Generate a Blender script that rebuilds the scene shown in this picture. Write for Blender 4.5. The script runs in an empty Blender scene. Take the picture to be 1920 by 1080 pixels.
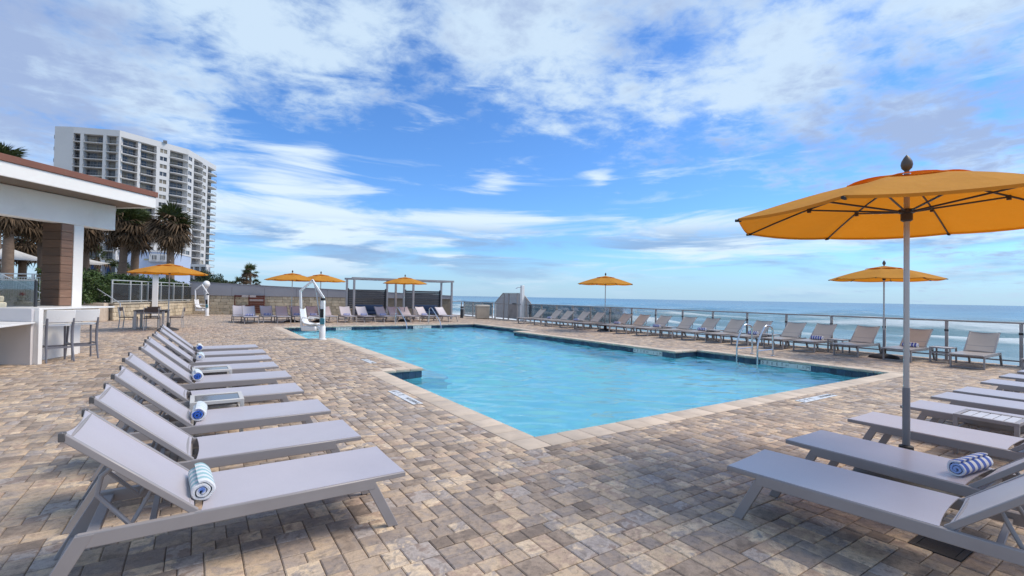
import bpy, bmesh, math, random
import numpy as np
from mathutils import Vector, Matrix

random.seed(7)
RNG = np.random.default_rng(11)
SC = bpy.context.scene
COL = SC.collection
rad = math.radians

# ------------------------------------------------------------------ camera
cam_d = bpy.data.cameras.new("camera")
cam = bpy.data.objects.new("camera", cam_d)
COL.objects.link(cam)
CAM_R = ((0.8355896, -0.0247403, -0.5487967),
         (-0.5490755, -0.0057989, -0.8357526),
         (0.0174943, 0.9996771, -0.0184298))
mw = Matrix.Identity(4)
for _i in range(3):
    for _j in range(3):
        mw[_i][_j] = CAM_R[_i][_j]
mw.translation = (0, 0, 1.5)
cam.matrix_world = mw
cam_d.sensor_width = 36.0
cam_d.lens = 36.0 * 895.0 / 1920.0
cam_d.clip_start = 0.05
cam_d.clip_end = 30000
SC.camera = cam

# ------------------------------------------------------------------ sky, sun, exposure
SUN_EL, SUN_AZ = rad(52), rad(116)        # azimuth measured from +Y towards +X (from the sea)
world = bpy.data.worlds.new("World")
SC.world = world
world.use_nodes = True
wn, wl = world.node_tree.nodes, world.node_tree.links
wn.clear()


def wnode(t, **kw):
    n = wn.new(t)
    for k, v in kw.items():
        setattr(n, k, v)
    return n


def wmath(op, a, b=None, c=None, clamp=False):
    n = wn.new("ShaderNodeMath")
    n.operation = op
    n.use_clamp = clamp
    for i, v in enumerate((a, b, c)):
        if v is None:
            continue
        if isinstance(v, (int, float)):
            n.inputs[i].default_value = v
        else:
            wl.new(v, n.inputs[i])
    return n.outputs[0]


def wmix(f, a, b, blend="MIX"):
    n = wn.new("ShaderNodeMix")
    n.data_type = "RGBA"
    n.blend_type = blend
    for s, v in ((n.inputs[0], f), (n.inputs[6], a), (n.inputs[7], b)):
        if isinstance(v, (int, float)):
            s.default_value = v
        elif isinstance(v, tuple):
            s.default_value = (*v, 1)
        else:
            wl.new(v, s)
    return n.outputs[2]


def build_world():
    out = wnode("ShaderNodeOutputWorld")
    bg = wnode("ShaderNodeBackground")
    bg.inputs[1].default_value = 0.12
    wl.new(bg.outputs[0], out.inputs[0])
    sky = wnode("ShaderNodeTexSky", sky_type="NISHITA")
    sky.sun_disc = False
    sky.sun_elevation = SUN_EL
    sky.sun_rotation = SUN_AZ
    sky.altitude = 0
    sky.air_density = 1.0
    sky.dust_density = 0.4
    sky.ozone_density = 3.0
    tc = wnode("ShaderNodeTexCoord")
    d = tc.outputs["Generated"]
    sep = wnode("ShaderNodeSeparateXYZ")
    wl.new(d, sep.inputs[0])
    z = wmath("MAXIMUM", sep.outputs[2], 0.0)
    blue = wmix(1.0, sky.outputs[0], SKY_TINT, "MULTIPLY")     # the blue of clear air
    # ---- a broken cloud layer, laid out on a plane overhead and seen in perspective
    zz = wmath("ADD", z, 0.13)
    cmb = wnode("ShaderNodeCombineXYZ")
    wl.new(wmath("DIVIDE", sep.outputs[0], zz), cmb.inputs[0])
    wl.new(wmath("DIVIDE", sep.outputs[1], zz), cmb.inputs[1])

    def mapped(vec, scale, offs=(0, 0, 0)):
        mp = wnode("ShaderNodeMapping")
        mp.inputs["Scale"].default_value = scale
        mp.inputs["Location"].default_value = offs
        wl.new(vec, mp.inputs["Vector"])
        return mp.outputs[0]

    def noise(vec, scale, detail, rough, dist, offs):
        n = wnode("ShaderNodeTexNoise")
        n.inputs["Scale"].default_value = scale
        n.inputs["Detail"].default_value = detail
        n.inputs["Roughness"].default_value = rough
        n.inputs["Distortion"].default_value = dist
        wl.new(mapped(vec, (1, 1, 1), offs), n.inputs["Vector"])
        return n.outputs[0]

    def smooth(v, a, b, c=0.0, e=1.0):
        m = wnode("ShaderNodeMapRange", interpolation_type="SMOOTHSTEP")
        wl.new(v, m.inputs[0])
        for i, q in zip((1, 2, 3, 4), (a, b, c, e)):
            m.inputs[i].default_value = q
        return m.outputs[0]

    def field(blobs):
        acc = None
        for (vx, vy, vz, k, amp) in blobs:
            dp = wnode("ShaderNodeVectorMath", operation="DOT_PRODUCT")
            wl.new(d, dp.inputs[0])
            L = math.sqrt(vx * vx + vy * vy + vz * vz)
            dp.inputs[1].default_value = (vx / L, vy / L, vz / L)
            e = wmath("POWER", math.e, wmath("MULTIPLY", wmath("SUBTRACT", dp.outputs["Value"], 1.0), k))
            e = wmath("MULTIPLY", e, amp)
            acc = e if acc is None else wmath("ADD", acc, e)
        return acc

    cov = field(CLOUD_FIELD)
    n1 = noise(cmb.outputs[0], 2.5, 10, 0.58, 0.15, (3.1, 1.7, 0.0))
    n2 = noise(cmb.outputs[0], 8.0, 8, 0.62, 0.25, (7.3, 2.2, 1.0))
    tex = wmath("ADD", wmath("MULTIPLY", n1, 0.62), wmath("MULTIPLY", n2, 0.38))
    dens = wmath("ADD", wmath("MULTIPLY", wmath("SUBTRACT", tex, 0.5), 4.2), wmath("ADD", cov, 0.5))
    cloud = smooth(dens, 0.18, 1.12)
    # ---- wind-drawn streaks, mostly low over the sea
    sv = mapped(d, (2.6, 2.6, 19.0))
    s1 = noise(sv, 1.3, 8, 0.58, 0.5, (0.4, 2.6, 0.3))
    low = wnode("ShaderNodeValToRGB")
    cr = low.color_ramp
    stops = ((0.0, 0.25), (0.05, 0.36), (0.10, 0.55), (0.145, 0.48), (0.19, 0.16), (0.30, 0.05), (0.5, 0.0))
    cr.elements[0].position, cr.elements[0].color = stops[0][0], (*[stops[0][1]] * 3, 1)
    cr.elements[1].position, cr.elements[1].color = stops[-1][0], (*[stops[-1][1]] * 3, 1)
    for pz, pv in stops[1:-1]:
        e = cr.elements.new(pz)
        e.color = (pv, pv, pv, 1)
    wl.new(z, low.inputs[0])
    streak_n = wmath("ADD", wmath("MULTIPLY", wmath("SUBTRACT", s1, 0.5), 3.0), wmath("ADD", low.outputs[0], field(STREAK_FIELD)))
    streak = wmath("MULTIPLY", smooth(streak_n, 0.22, 0.95), 0.93)
    # ---- colours: bright where thin or facing the sun, lavender grey underneath
    n3 = noise(cmb.outputs[0], 1.3, 6, 0.55, 0.2, (1.3, 8.8, 2.0))
    shade = smooth(wmath("ADD", wmath("ADD", wmath("ADD", wmath("MULTIPLY", n3, 1.7), -0.42), wmath("ADD", wmath("MULTIPLY", dens, 0.10), wmath("MULTIPLY", wmath("SUBTRACT", n2, 0.5), 0.9))), field(GREY_FIELD)), 0.40, 0.95)
    ccol = wmix(shade, CLOUD_LIT, CLOUD_GREY)
    s2 = noise(sv, 1.05, 7, 0.58, 0.4, (5.4, 1.1, 3.3))
    grey_low = wmath("MULTIPLY", smooth(s2, 0.46, 0.57), smooth(z, 0.16, 0.11))
    scol = wmix(grey_low, STREAK_LIT, STREAK_GREY)
    a = wmix(streak, blue, scol)
    b = wmix(wmath("MULTIPLY", cloud, 0.92), a, ccol)
    # pale air right above the sea
    c = wmix(smooth(z, 0.10, 0.0, 0.0, 0.72), b, HORIZON_AIR)
    wl.new(c, bg.inputs[0])
    world.cycles.sampling_method = "MANUAL"
    world.cycles.sample_map_resolution = 512


SKY_TINT = (0.42, 0.665, 0.95)
CLOUD_LIT = (3.35, 4.15, 4.95)
CLOUD_GREY = (1.95, 2.50, 3.72)
STREAK_LIT = (3.95, 4.65, 5.2)
STREAK_GREY = (1.5, 2.35, 3.7)
HORIZON_AIR = (2.35, 3.35, 4.35)
# direction, sharpness, amount (+ cloud / - clear air), as the weather stood that day
def px_dir(x, y):
    v = ((x - 960) / 895, -(y - 540) / 895, -1.0)
    return tuple(sum(CAM_R[i][j] * v[j] for j in range(3)) for i in range(3))


CLOUD_FIELD = [(*px_dir(*p), k, a) for p, k, a in (
    ((90, 60), 30, 0.34), ((400, 60), 40, 0.22), ((470, 150), 120, 0.12), ((640, 130), 160, 0.22), ((40, 270), 90, 0.36), ((230, 270), 300, 0.36),
    ((1060, 170), 90, 0.42), ((950, 40), 160, 0.34), ((1250, 260), 120, 0.40), ((1430, 110), 110, 0.32), ((1650, 190), 80, 0.28), ((1800, 270), 80, 0.26), ((1780, 20), 40, 0.25), ((900, -60), 40, 0.36),
    ((820, 260), 110, -0.52), ((620, 340), 120, -0.55), ((1000, 360), 70, -0.60), ((1300, 390), 60, -0.55), ((480, 215), 500, -0.42), ((800, 60), 500, -0.34),
    ((1290, 60), 500, -0.28), ((1640, 85), 600, -0.26), ((1830, 170), 500, -0.36), ((150, 185), 900, -0.25), ((300, 420), 60, -0.35), ((960, 500), 30, -0.6), ((1500, 480), 40, -0.35),
    ((500, 480), 40, -0.5))] + [(0.0, 0.0, 1.0, 5.0, 0.25), (-0.5, -0.7, 0.5, 3.0, 0.30)]
STREAK_FIELD = [(*px_dir(*p), k, a) for p, k, a in (
    ((600, 290), 900, 0.32), ((530, 340), 600, 0.30), ((430, 370), 400, 0.16), ((930, 335), 1500, 0.42), ((1125, 338), 3000, 0.40), ((600, 430), 120, 0.30), ((880, 430), 300, 0.3), ((1250, 430), 200, 0.25), ((200, 470), 60, 0.3))]
GREY_FIELD = [(*px_dir(*p), k, a) for p, k, a in (
    ((20, 120), 60, 0.17), ((60, 290), 90, 0.18), ((1750, 250), 40, 0.20), ((1850, 60), 60, 0.14), ((1500, 220), 60, 0.08), ((420, 80), 60, -0.20), ((640, 110), 300, -0.25), ((1050, 60), 100, -0.1))]
build_world()

sun_d = bpy.data.lights.new("sun", "SUN")
sun_d.energy = 2.1
sun_d.angle = rad(28)
sun_d.color = (1.0, 0.89, 0.75)
sun = bpy.data.objects.new("sun", sun_d)
COL.objects.link(sun)
sdir = Vector((math.sin(SUN_AZ) * math.cos(SUN_EL), math.cos(SUN_AZ) * math.cos(SUN_EL), math.sin(SUN_EL)))
sun.rotation_euler = sdir.to_track_quat("Z", "Y").to_euler()
sun.location = (30, 20, 40)

vs = SC.view_settings
vs.view_transform = "Standard"
vs.look = "None"
vs.exposure = 0.75
vs.gamma = 1.0
vs.use_curve_mapping = False
cy = SC.cycles
cy.use_denoising = True
cy.max_bounces = 10
cy.transparent_max_bounces = 16
cy.transmission_bounces = 8
cy.caustics_refractive = True
cy.caustics_reflective = False
cy.sample_clamp_indirect = 6.0
cy.use_adaptive_sampling = False


# ------------------------------------------------------------------ materials
def nt(name):
    m = bpy.data.materials.new(name)
    m.use_nodes = True
    return m, m.node_tree.nodes, m.node_tree.links, m.node_tree.nodes["Principled BSDF"]


def lnk(l, src, dst):
    l.new(src, dst)


def mixc(n, l, f, a, b, blend="MIX"):
    x = n.new("ShaderNodeMix")
    x.data_type = "RGBA"
    x.blend_type = blend
    for s, v in ((x.inputs[0], f), (x.inputs[6], a), (x.inputs[7], b)):
        if isinstance(v, (int, float)):
            s.default_value = v
        elif isinstance(v, tuple):
            s.default_value = (*v, 1) if len(v) == 3 else v
        else:
            l.new(v, s)
    return x.outputs[2]


def mth(n, l, op, a, b=None, clamp=False):
    x = n.new("ShaderNodeMath")
    x.operation = op
    x.use_clamp = clamp
    for i, v in enumerate((a, b)):
        if v is None:
            continue
        if isinstance(v, (int, float)):
            x.inputs[i].default_value = v
        else:
            l.new(v, x.inputs[i])
    return x.outputs[0]


def rng_(n, l, v, a, b, c=0.0, d=1.0, smooth=False):
    x = n.new("ShaderNodeMapRange")
    if smooth:
        x.interpolation_type = "SMOOTHSTEP"
    l.new(v, x.inputs[0])
    for i, q in zip((1, 2, 3, 4), (a, b, c, d)):
        x.inputs[i].default_value = q
    return x.outputs[0]


def obj_coord(n, l, scale=None, world_space=False):
    if world_space:
        g = n.new("ShaderNodeNewGeometry")
        v = g.outputs["Position"]
    else:
        tc = n.new("ShaderNodeTexCoord")
        oi = n.new("ShaderNodeObjectInfo")
        mul = mth(n, l, "MULTIPLY", oi.outputs["Random"], 37.0)
        ad = n.new("ShaderNodeVectorMath")
        ad.operation = "ADD"
        l.new(tc.outputs["Object"], ad.inputs[0])
        l.new(mul, ad.inputs[1])
        v = ad.outputs[0]
    if scale:
        mp = n.new("ShaderNodeMapping")
        mp.inputs["Scale"].default_value = scale
        l.new(v, mp.inputs["Vector"])
        v = mp.outputs[0]
    return v


def noi(n, l, vec, scale, detail=4, rough=0.55, dist=0.0):
    x = n.new("ShaderNodeTexNoise")
    x.inputs["Scale"].default_value = scale
    x.inputs["Detail"].default_value = detail
    x.inputs["Roughness"].default_value = rough
    x.inputs["Distortion"].default_value = dist
    l.new(vec, x.inputs["Vector"])
    return x.outputs[0]


def bump(n, l, h, strength, dist=0.01, normal=None):
    b = n.new("ShaderNodeBump")
    b.inputs["Strength"].default_value = strength
    b.inputs["Distance"].default_value = dist
    l.new(h, b.inputs["Height"])
    if normal is not None:
        l.new(normal, b.inputs["Normal"])
    return b.outputs[0]


def M(name, col, rough=0.5, var=0.12, scale=4.0, bmp=0.0, bscale=60.0, metal=0.0, spec=0.5, stretch=None,
      world_space=False, dirt=None, dirt_amt=0.5, objvar=0.0):
    """Plain painted / natural surface with uneven colour, uneven gloss and fine relief."""
    m, n, l, p = nt(name)
    v = obj_coord(n, l, stretch, world_space)
    a = noi(n, l, v, scale, 6, 0.6)
    f = rng_(n, l, a, 0.3, 0.7)
    lo = tuple(c * (1 - var) for c in col)
    hi = tuple(min(1, c * (1 + var)) for c in col)
    c = mixc(n, l, f, lo, hi)
    if dirt:
        dn = noi(n, l, v, scale * 0.45, 8, 0.68, 0.4)
        c = mixc(n, l, mth(n, l, "MULTIPLY", rng_(n, l, dn, 0.52, 0.72, smooth=True), dirt_amt), c, dirt)
    if objvar:
        oi = n.new("ShaderNodeObjectInfo")
        k = rng_(n, l, oi.outputs["Random"], 0, 1, 1 - objvar, 1 + objvar)
        cc = n.new("ShaderNodeCombineColor")
        for i in range(3):
            l.new(k, cc.inputs[i])
        c = mixc(n, l, 1.0, c, cc.outputs[0], "MULTIPLY")
    l.new(c, p.inputs["Base Color"])
    l.new(rng_(n, l, a, 0.2, 0.8, max(0.03, rough - 0.07), min(1, rough + 0.07)), p.inputs["Roughness"])
    p.inputs["Metallic"].default_value = metal
    p.inputs["Specular IOR Level"].default_value = spec
    if bmp:
        b = noi(n, l, v, bscale, 5, 0.6)
        l.new(bump(n, l, b, bmp, 0.01), p.inputs["Normal"])
    return m


def glass_mat(name, tint, refl=1.0, alpha=0.9, rough=0.02):
    """Thin pane: what lies behind shows through a tint, the sky is mirrored at a slant."""
    m, n, l, p = nt(name)
    n.remove(p)
    out = n["Material Output"]
    tr = n.new("ShaderNodeBsdfTransparent")
    tr.inputs[0].default_value = (*tint, 1)
    gl = n.new("ShaderNodeBsdfGlossy")
    gl.inputs["Roughness"].default_value = rough
    gl.inputs["Color"].default_value = (0.95, 0.97, 1, 1)
    df = n.new("ShaderNodeBsdfDiffuse")
    df.inputs[0].default_value = (0.5, 0.55, 0.55, 1)
    mx0 = n.new("ShaderNodeMixShader")
    mx0.inputs[0].default_value = 1 - alpha
    l.new(tr.outputs[0], mx0.inputs[1])
    l.new(df.outputs[0], mx0.inputs[2])
    fr = n.new("ShaderNodeFresnel")
    fr.inputs[0].default_value = 1.45
    mx = n.new("ShaderNodeMixShader")
    l.new(mth(n, l, "MULTIPLY", fr.outputs[0], refl, True), mx.inputs[0])
    l.new(mx0.outputs[0], mx.inputs[1])
    l.new(gl.outputs[0], mx.inputs[2])
    l.new(mx.outputs[0], out.inputs[0])
    return m


def fabric_mat(name, col, trans=0.35, rough=0.85, through=None):
    m, n, l, p = nt(name)
    out = n["Material Output"]
    v = obj_coord(n, l)
    a = noi(n, l, v, 2.2, 5, 0.6)
    c = mixc(n, l, rng_(n, l, a, 0.3, 0.7), tuple(x * 0.9 for x in col), tuple(min(1, x * 1.07) for x in col))
    l.new(c, p.inputs["Base Color"])
    p.inputs["Roughness"].default_value = rough
    p.inputs["Specular IOR Level"].default_value = 0.25
    wr = noi(n, l, v, 9, 3, 0.5, 0.6)
    nb = bump(n, l, wr, 0.30, 0.03)
    l.new(nb, p.inputs["Normal"])
    t = n.new("ShaderNodeBsdfTranslucent")
    if through:
        t.inputs[0].default_value = (*through, 1)
    else:
        l.new(c, t.inputs[0])
    mx = n.new("ShaderNodeMixShader")
    mx.inputs[0].default_value = trans
    l.new(p.outputs[0], mx.inputs[1])
    l.new(t.outputs[0], mx.inputs[2])
    l.new(mx.outputs[0], out.inputs[0])
    return m


# ------------------------------------------------------------------ mesh builder
class MB:
    def __init__(self):
        self.v, self.f, self.mi = [], [], []
        self.cur = 0

    def add(self, verts, faces):
        o = len(self.v)
        self.v += [tuple(x) for x in verts]
        for f in faces:
            self.f.append(tuple(o + i for i in f))
            self.mi.append(self.cur)
        return self

    def box(self, x0, x1, y0, y1, z0, z1):
        return self.add([(x0, y0, z0), (x1, y0, z0), (x1, y1, z0), (x0, y1, z0),
                         (x0, y0, z1), (x1, y0, z1), (x1, y1, z1), (x0, y1, z1)],
                        [(0, 3, 2, 1), (4, 5, 6, 7), (0, 1, 5, 4), (1, 2, 6, 5), (2, 3, 7, 6), (3, 0, 4, 7)])

    def beam(self, a, b, w, h, up=(0, 0, 1), cut_a=None, cut_b=None):
        """Rectangular bar from a to b: w across, h along up."""
        a, b = Vector(a), Vector(b)
        d = (b - a).normalized()
        u = Vector(up)
        s = d.cross(u)
        if s.length < 1e-4:
            s = d.cross(Vector((1, 0, 0)))
        s.normalize()
        u = s.cross(d).normalized()
        vs_ = []
        for p, cut in ((a, cut_a), (b, cut_b)):
            for i, j in ((-1, -1), (1, -1), (1, 1), (-1, 1)):
                q = p + s * (i * w / 2) + u * (j * h / 2)
                if cut is not None:          # flatten the end on the plane z = cut
                    if abs(d.z) > 1e-4:
                        q = q + d * ((cut - q.z) / d.z)
                vs_.append(q)
        return self.add(vs_, [(0, 1, 2, 3), (7, 6, 5, 4), (0, 4, 5, 1), (1, 5, 6, 2), (2, 6, 7, 3), (3, 7, 4, 0)])

    def tube(self, pts, r, n=8, caps=True):
        pts = [Vector(p) for p in pts]
        rs = r if isinstance(r, (list, tuple)) else [r] * len(pts)
        o = len(self.v)
        prev = None
        for i, p in enumerate(pts):
            if i == 0:
                d = pts[1] - p
            elif i == len(pts) - 1:
                d = p - pts[i - 1]
            else:
                d = (pts[i + 1] - p).normalized() + (p - pts[i - 1]).normalized()
            d.normalize()
            if prev is None:
                ref = Vector((0, 0, 1)) if abs(d.z) < 0.9 else Vector((1, 0, 0))
                s = d.cross(ref).normalized()
            else:
                s = (prev - d * prev.dot(d)).normalized()
            prev = s
            u = d.cross(s)
            for k in range(n):
                t = 2 * math.pi * k / n
                self.v.append(tuple(p + (s * math.cos(t) + u * math.sin(t)) * rs[i]))
        for i in range(len(pts) - 1):
            for k in range(n):
                a = o + i * n + k
                b = o + i * n + (k + 1) % n
                self.f.append((a, b, b + n, a + n))
                self.mi.append(self.cur)
        if caps:
            self.f.append(tuple(o + k for k in range(n - 1, -1, -1)))
            self.f.append(tuple(o + (len(pts) - 1) * n + k for k in range(n)))
            self.mi += [self.cur] * 2
        return self

    def lathe(self, prof, n=16, c=(0, 0, 0)):
        o = len(self.v)
        for (r, z) in prof:
            for k in range(n):
                t = 2 * math.pi * k / n
                self.v.append((c[0] + r * math.cos(t), c[1] + r * math.sin(t), c[2] + z))
        for i in range(len(prof) - 1):
            for k in range(n):
                a, b = o + i * n + k, o + i * n + (k + 1) % n
                self.f.append((a, b, b + n, a + n))
                self.mi.append(self.cur)
        self.f.append(tuple(o + k for k in range(n - 1, -1, -1)))
        self.f.append(tuple(o + (len(prof) - 1) * n + k for k in range(n)))
        self.mi += [self.cur] * 2
        return self

    def prism(self, poly, z0, z1):
        """poly counter-clockwise in plan; z0/z1 may be callables of (x, y)."""
        n = len(poly)
        zz0 = z0 if callable(z0) else (lambda x, y: z0)
        zz1 = z1 if callable(z1) else (lambda x, y: z1)
        vs_ = [(x, y, zz0(x, y)) for x, y in poly] + [(x, y, zz1(x, y)) for x, y in poly]
        fs = [tuple(range(n - 1, -1, -1)), tuple(range(n, 2 * n))]
        fs += [(i, (i + 1) % n, n + (i + 1) % n, n + i) for i in range(n)]
        return self.add(vs_, fs)

    def slab(self, poly3, vec):
        """3-D polygon swept by vec."""
        n = len(poly3)
        vec = Vector(vec)
        a = [Vector(p) for p in poly3]
        nv = [p + vec for p in a]
        nrm = Vector((0, 0, 0))
        for i in range(n):
            nrm += a[i].cross(a[(i + 1) % n])
        if nrm.dot(vec) < 0:
            a.reverse(); nv.reverse()
        fs = [tuple(range(n - 1, -1, -1)), tuple(range(n, 2 * n))]
        fs += [(i, (i + 1) % n, n + (i + 1) % n, n + i) for i in range(n)]
        return self.add(a + nv, fs)

    def xform(self, mtx):
        self.v = [tuple(mtx @ Vector(p)) for p in self.v]
        return self

    def mesh(self, name, mats, bevel=0.0, smooth=True, segs=1):
        me = bpy.data.meshes.new(name)
        me.from_pydata(self.v, [], self.f)
        if not isinstance(mats, (list, tuple)):
            mats = [mats]
        for m in mats:
            me.materials.append(m)
        me.polygons.foreach_set("material_index", self.mi)
        if bevel:
            bm = bmesh.new()
            bm.from_mesh(me)
            es = [e for e in bm.edges if len(e.link_faces) == 2 and e.calc_face_angle(0) > rad(35)]
            bmesh.ops.bevel(bm, geom=es, offset=bevel, segments=segs, affect="EDGES", profile=0.5, clamp_overlap=True)
            bm.to_mesh(me)
            bm.free()
        me.update()
        if smooth:
            me.polygons.foreach_set("use_smooth", [True] * len(me.polygons))
            me.set_sharp_from_angle(angle=rad(38))
        return me

    def build(self, name, mats, parent=None, bevel=0.0, smooth=True, loc=None, rz=0.0, segs=1, **tags):
        return put(name, self.mesh(name, mats, bevel, smooth, segs), parent, loc, rz, **tags)

    def split(self, name, mats, parent=None, bevel=0.0, smooth=True):
        """Every separate bar or box becomes an object of its own."""
        par = list(range(len(self.v)))

        def root(i):
            while par[i] != i:
                par[i] = par[par[i]]
                i = par[i]
            return i
        for f in self.f:
            for i in f[1:]:
                par[root(i)] = root(f[0])
        groups = {}
        for f in self.f:
            groups.setdefault(root(f[0]), []).append(f)
        out = []
        for fs in groups.values():
            ids = sorted({i for f in fs for i in f})
            mp = {i: k for k, i in enumerate(ids)}
            mb = MB().add([self.v[i] for i in ids], [tuple(mp[i] for i in f) for f in fs])
            out.append(mb.build(name, mats, parent, bevel, smooth))
        return out


def tag(o, label=None, category=None, group=None, kind=None):
    if label:
        o["label"] = label
    if category:
        o["category"] = category
    if group:
        o["group"] = group
    if kind:
        o["kind"] = kind
    return o


def put(name, me, parent=None, loc=None, rz=0.0, **tags):
    o = bpy.data.objects.new(name, me)
    COL.objects.link(o)
    if loc is not None:
        o.location = loc
    if rz:
        o.rotation_euler = (0, 0, rz)
    if parent is not None:
        o.parent = parent
    return tag(o, **tags)


def thing(name, label, category, loc=(0, 0, 0), rz=0.0, group=None):
    o = bpy.data.objects.new(name, None)
    COL.objects.link(o)
    o.empty_display_size = 0.2
    o.location = loc
    o.rotation_euler = (0, 0, rz)
    return tag(o, label, category, group)


def dup(root, loc, rz, label, group=None, parent=None):
    """Copy a thing, its parts and their sub-parts; meshes are shared."""
    r = root.copy()
    COL.objects.link(r)
    r.location = loc
    r.rotation_euler = (0, 0, rz)
    tag(r, label, group=group)

    def rec(src, dst):
        for ch in src.children:
            c = ch.copy()
            COL.objects.link(c)
            c.parent = dst
            rec(ch, c)
    rec(root, r)
    return r


def text_mesh(body, size, depth=0.0, align="CENTER"):
    cu = bpy.data.curves.new("lettering", "FONT")
    cu.body = body
    cu.size = size
    cu.align_x = align
    cu.align_y = "CENTER"
    cu.extrude = depth
    cu.resolution_u = 2
    o = bpy.data.objects.new("lettering_tmp", cu)
    COL.objects.link(o)
    dg = bpy.context.evaluated_depsgraph_get()
    me = bpy.data.meshes.new_from_object(o.evaluated_get(dg))
    bpy.data.objects.remove(o)
    bpy.data.curves.remove(cu)
    return me


def cw(lat, dist, z=0.0):
    """Point given by metres to the right of and along the street axis the photographer faces."""
    return Vector((lat * 0.8359 + dist * 0.5489, -lat * 0.5489 + dist * 0.8359, z))


# ------------------------------------------------------------------ shared materials
MAT = {}


def paver_material():
    m, n, l, p = nt("paver_concrete")
    at = n.new("ShaderNodeAttribute")
    at.attribute_name = "tone"
    oi = n.new("ShaderNodeObjectInfo")
    t = mth(n, l, "FRACT", mth(n, l, "ADD", at.outputs["Fac"], oi.outputs["Random"]))
    g = n.new("ShaderNodeNewGeometry")
    sh = mth(n, l, "MULTIPLY", t, 91.0)
    ad = n.new("ShaderNodeVectorMath")
    l.new(g.outputs["Position"], ad.inputs[0])
    l.new(sh, ad.inputs[1])
    v = ad.outputs[0]
    a = noi(n, l, v, 7.0, 5, 0.62, 0.5)
    t2 = mth(n, l, "ADD", t, rng_(n, l, a, 0.25, 0.75, -0.17, 0.17))
    r = n.new("ShaderNodeValToRGB")
    cols = [(0.00, (0.233, 0.178, 0.138)), (0.11, (0.383, 0.293, 0.222)), (0.22, (0.283, 0.234, 0.206)),
            (0.36, (0.502, 0.378, 0.267)), (0.48, (0.383, 0.311, 0.263)), (0.60, (0.585, 0.440, 0.296)),
            (0.70, (0.423, 0.302, 0.228)), (0.80, (0.727, 0.566, 0.391)), (0.88, (0.323, 0.276, 0.254)), (0.95, (0.465, 0.398, 0.351)), (1.0, (0.306, 0.234, 0.195))]
    e = r.color_ramp.elements
    e[0].position, e[0].color = cols[0][0], (*cols[0][1], 1)
    e[1].position, e[1].color = cols[-1][0], (*cols[-1][1], 1)
    for q, c in cols[1:-1]:
        x = e.new(q)
        x.color = (*c, 1)
    l.new(t2, r.inputs[0])
    # wear: mottled dark stains, pale efflorescence, fine aggregate
    s = noi(n, l, v, 24.0, 6, 0.7, 0.3)
    c1 = mixc(n, l, mth(n, l, "MULTIPLY", rng_(n, l, s, 0.47, 0.70, smooth=True), 0.50), r.outputs[0], (0.115, 0.095, 0.080))
    big = noi(n, l, g.outputs["Position"], 0.55, 5, 0.6, 0.4)
    c2 = mixc(n, l, mth(n, l, "MULTIPLY", rng_(n, l, big, 0.50, 0.75, smooth=True), 0.22), c1, (0.45, 0.41, 0.37))
    fine = noi(n, l, v, 230.0, 3, 0.7)
    c3 = mixc(n, l, rng_(n, l, fine, 0.35, 0.68), tuple([0.78] * 3), tuple([1.16] * 3))
    c4 = mixc(n, l, 1.0, c2, c3, "MULTIPLY")
    l.new(c4, p.inputs["Base Color"])
    l.new(rng_(n, l, s, 0.3, 0.7, 0.62, 0.86), p.inputs["Roughness"])
    p.inputs["Specular IOR Level"].default_value = 0.4
    h = mth(n, l, "ADD", mth(n, l, "MULTIPLY", s, 0.7), mth(n, l, "MULTIPLY", fine, 0.5))
    l.new(bump(n, l, h, 0.55, 0.004), p.inputs["Normal"])
    return m


MAT["paver"] = paver_material()
MAT["joint"] = M("joint_sand", (0.30, 0.25, 0.20), 0.95, 0.25, 20, 0.4, 200, world_space=True)
MAT["coping"] = M("coping_stone_cream", (0.56, 0.46, 0.36), 0.72, 0.12, 5, 0.25, 90, objvar=0.13, dirt=(0.36, 0.31, 0.27), dirt_amt=0.45)
MAT["plaster"] = M("pool_plaster", (0.44, 0.86, 0.93), 0.7, 0.05, 1.2, world_space=True)
MAT["ledge_plaster"] = M("pool_ledge_plaster", (0.60, 0.80, 0.88), 0.7, 0.05, 1.2, world_space=True)
MAT["tile"] = M("blue_pool_tile", (0.035, 0.065, 0.11), 0.16, 0.25, 9, objvar=0.35)
MAT["white_tile"] = M("white_pool_tile", (0.70, 0.69, 0.66), 0.25, 0.06, 8, dirt=(0.45, 0.42, 0.38), dirt_amt=0.4)
MAT["ink"] = M("black_lettering", (0.02, 0.02, 0.022), 0.4)
MAT["steel"] = M("brushed_steel", (0.62, 0.63, 0.65), 0.24, 0.06, 6, metal=0.9)
MAT["concrete"] = M("seawall_concrete", (0.40, 0.38, 0.35), 0.9, 0.15, 2, 0.3, 40)

# ------------------------------------------------------------------ pool outline (metres)
XL, XLB, XR, XRB = 3.03, 3.88, 12.58, 11.58
YF, YK = 4.13, 22.9
YA, YB = 9.25, 16.75          # stretch of the west side that stands forward
YC, YD = 8.97, 17.40          # the same on the sea side
W, OV = 0.30, 0.03
WATER_Z = -0.20
FLOOR_Z = -1.55

deck = MB()
X0, X1, Y0, Y1 = -6.0, 17.22, -3.0, 38.2


def deck_rects():
    return [(X0, XL - W, Y0, Y1), (XL - W, X1, Y0, YF - W), (XR + W, X1, YF - W, Y1), (XL - W, XR + W, YK + W, Y1),
            (XL - W, XLB - W, YA + W, YB - W), (XL - W, XL, YA, YA + W), (XL - W, XL, YB - W, YB),
            (XRB + W, XR + W, YC + W, YD - W), (XR, XR + W, YC, YC + W), (XR, XR + W, YD - W, YD)]


for (a, b, c, d) in deck_rects():
    deck.box(a, b, c, d, -0.30, -0.011)
deck_o = deck.build("pool_deck", MAT["joint"], None, smooth=False, kind="structure")

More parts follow.
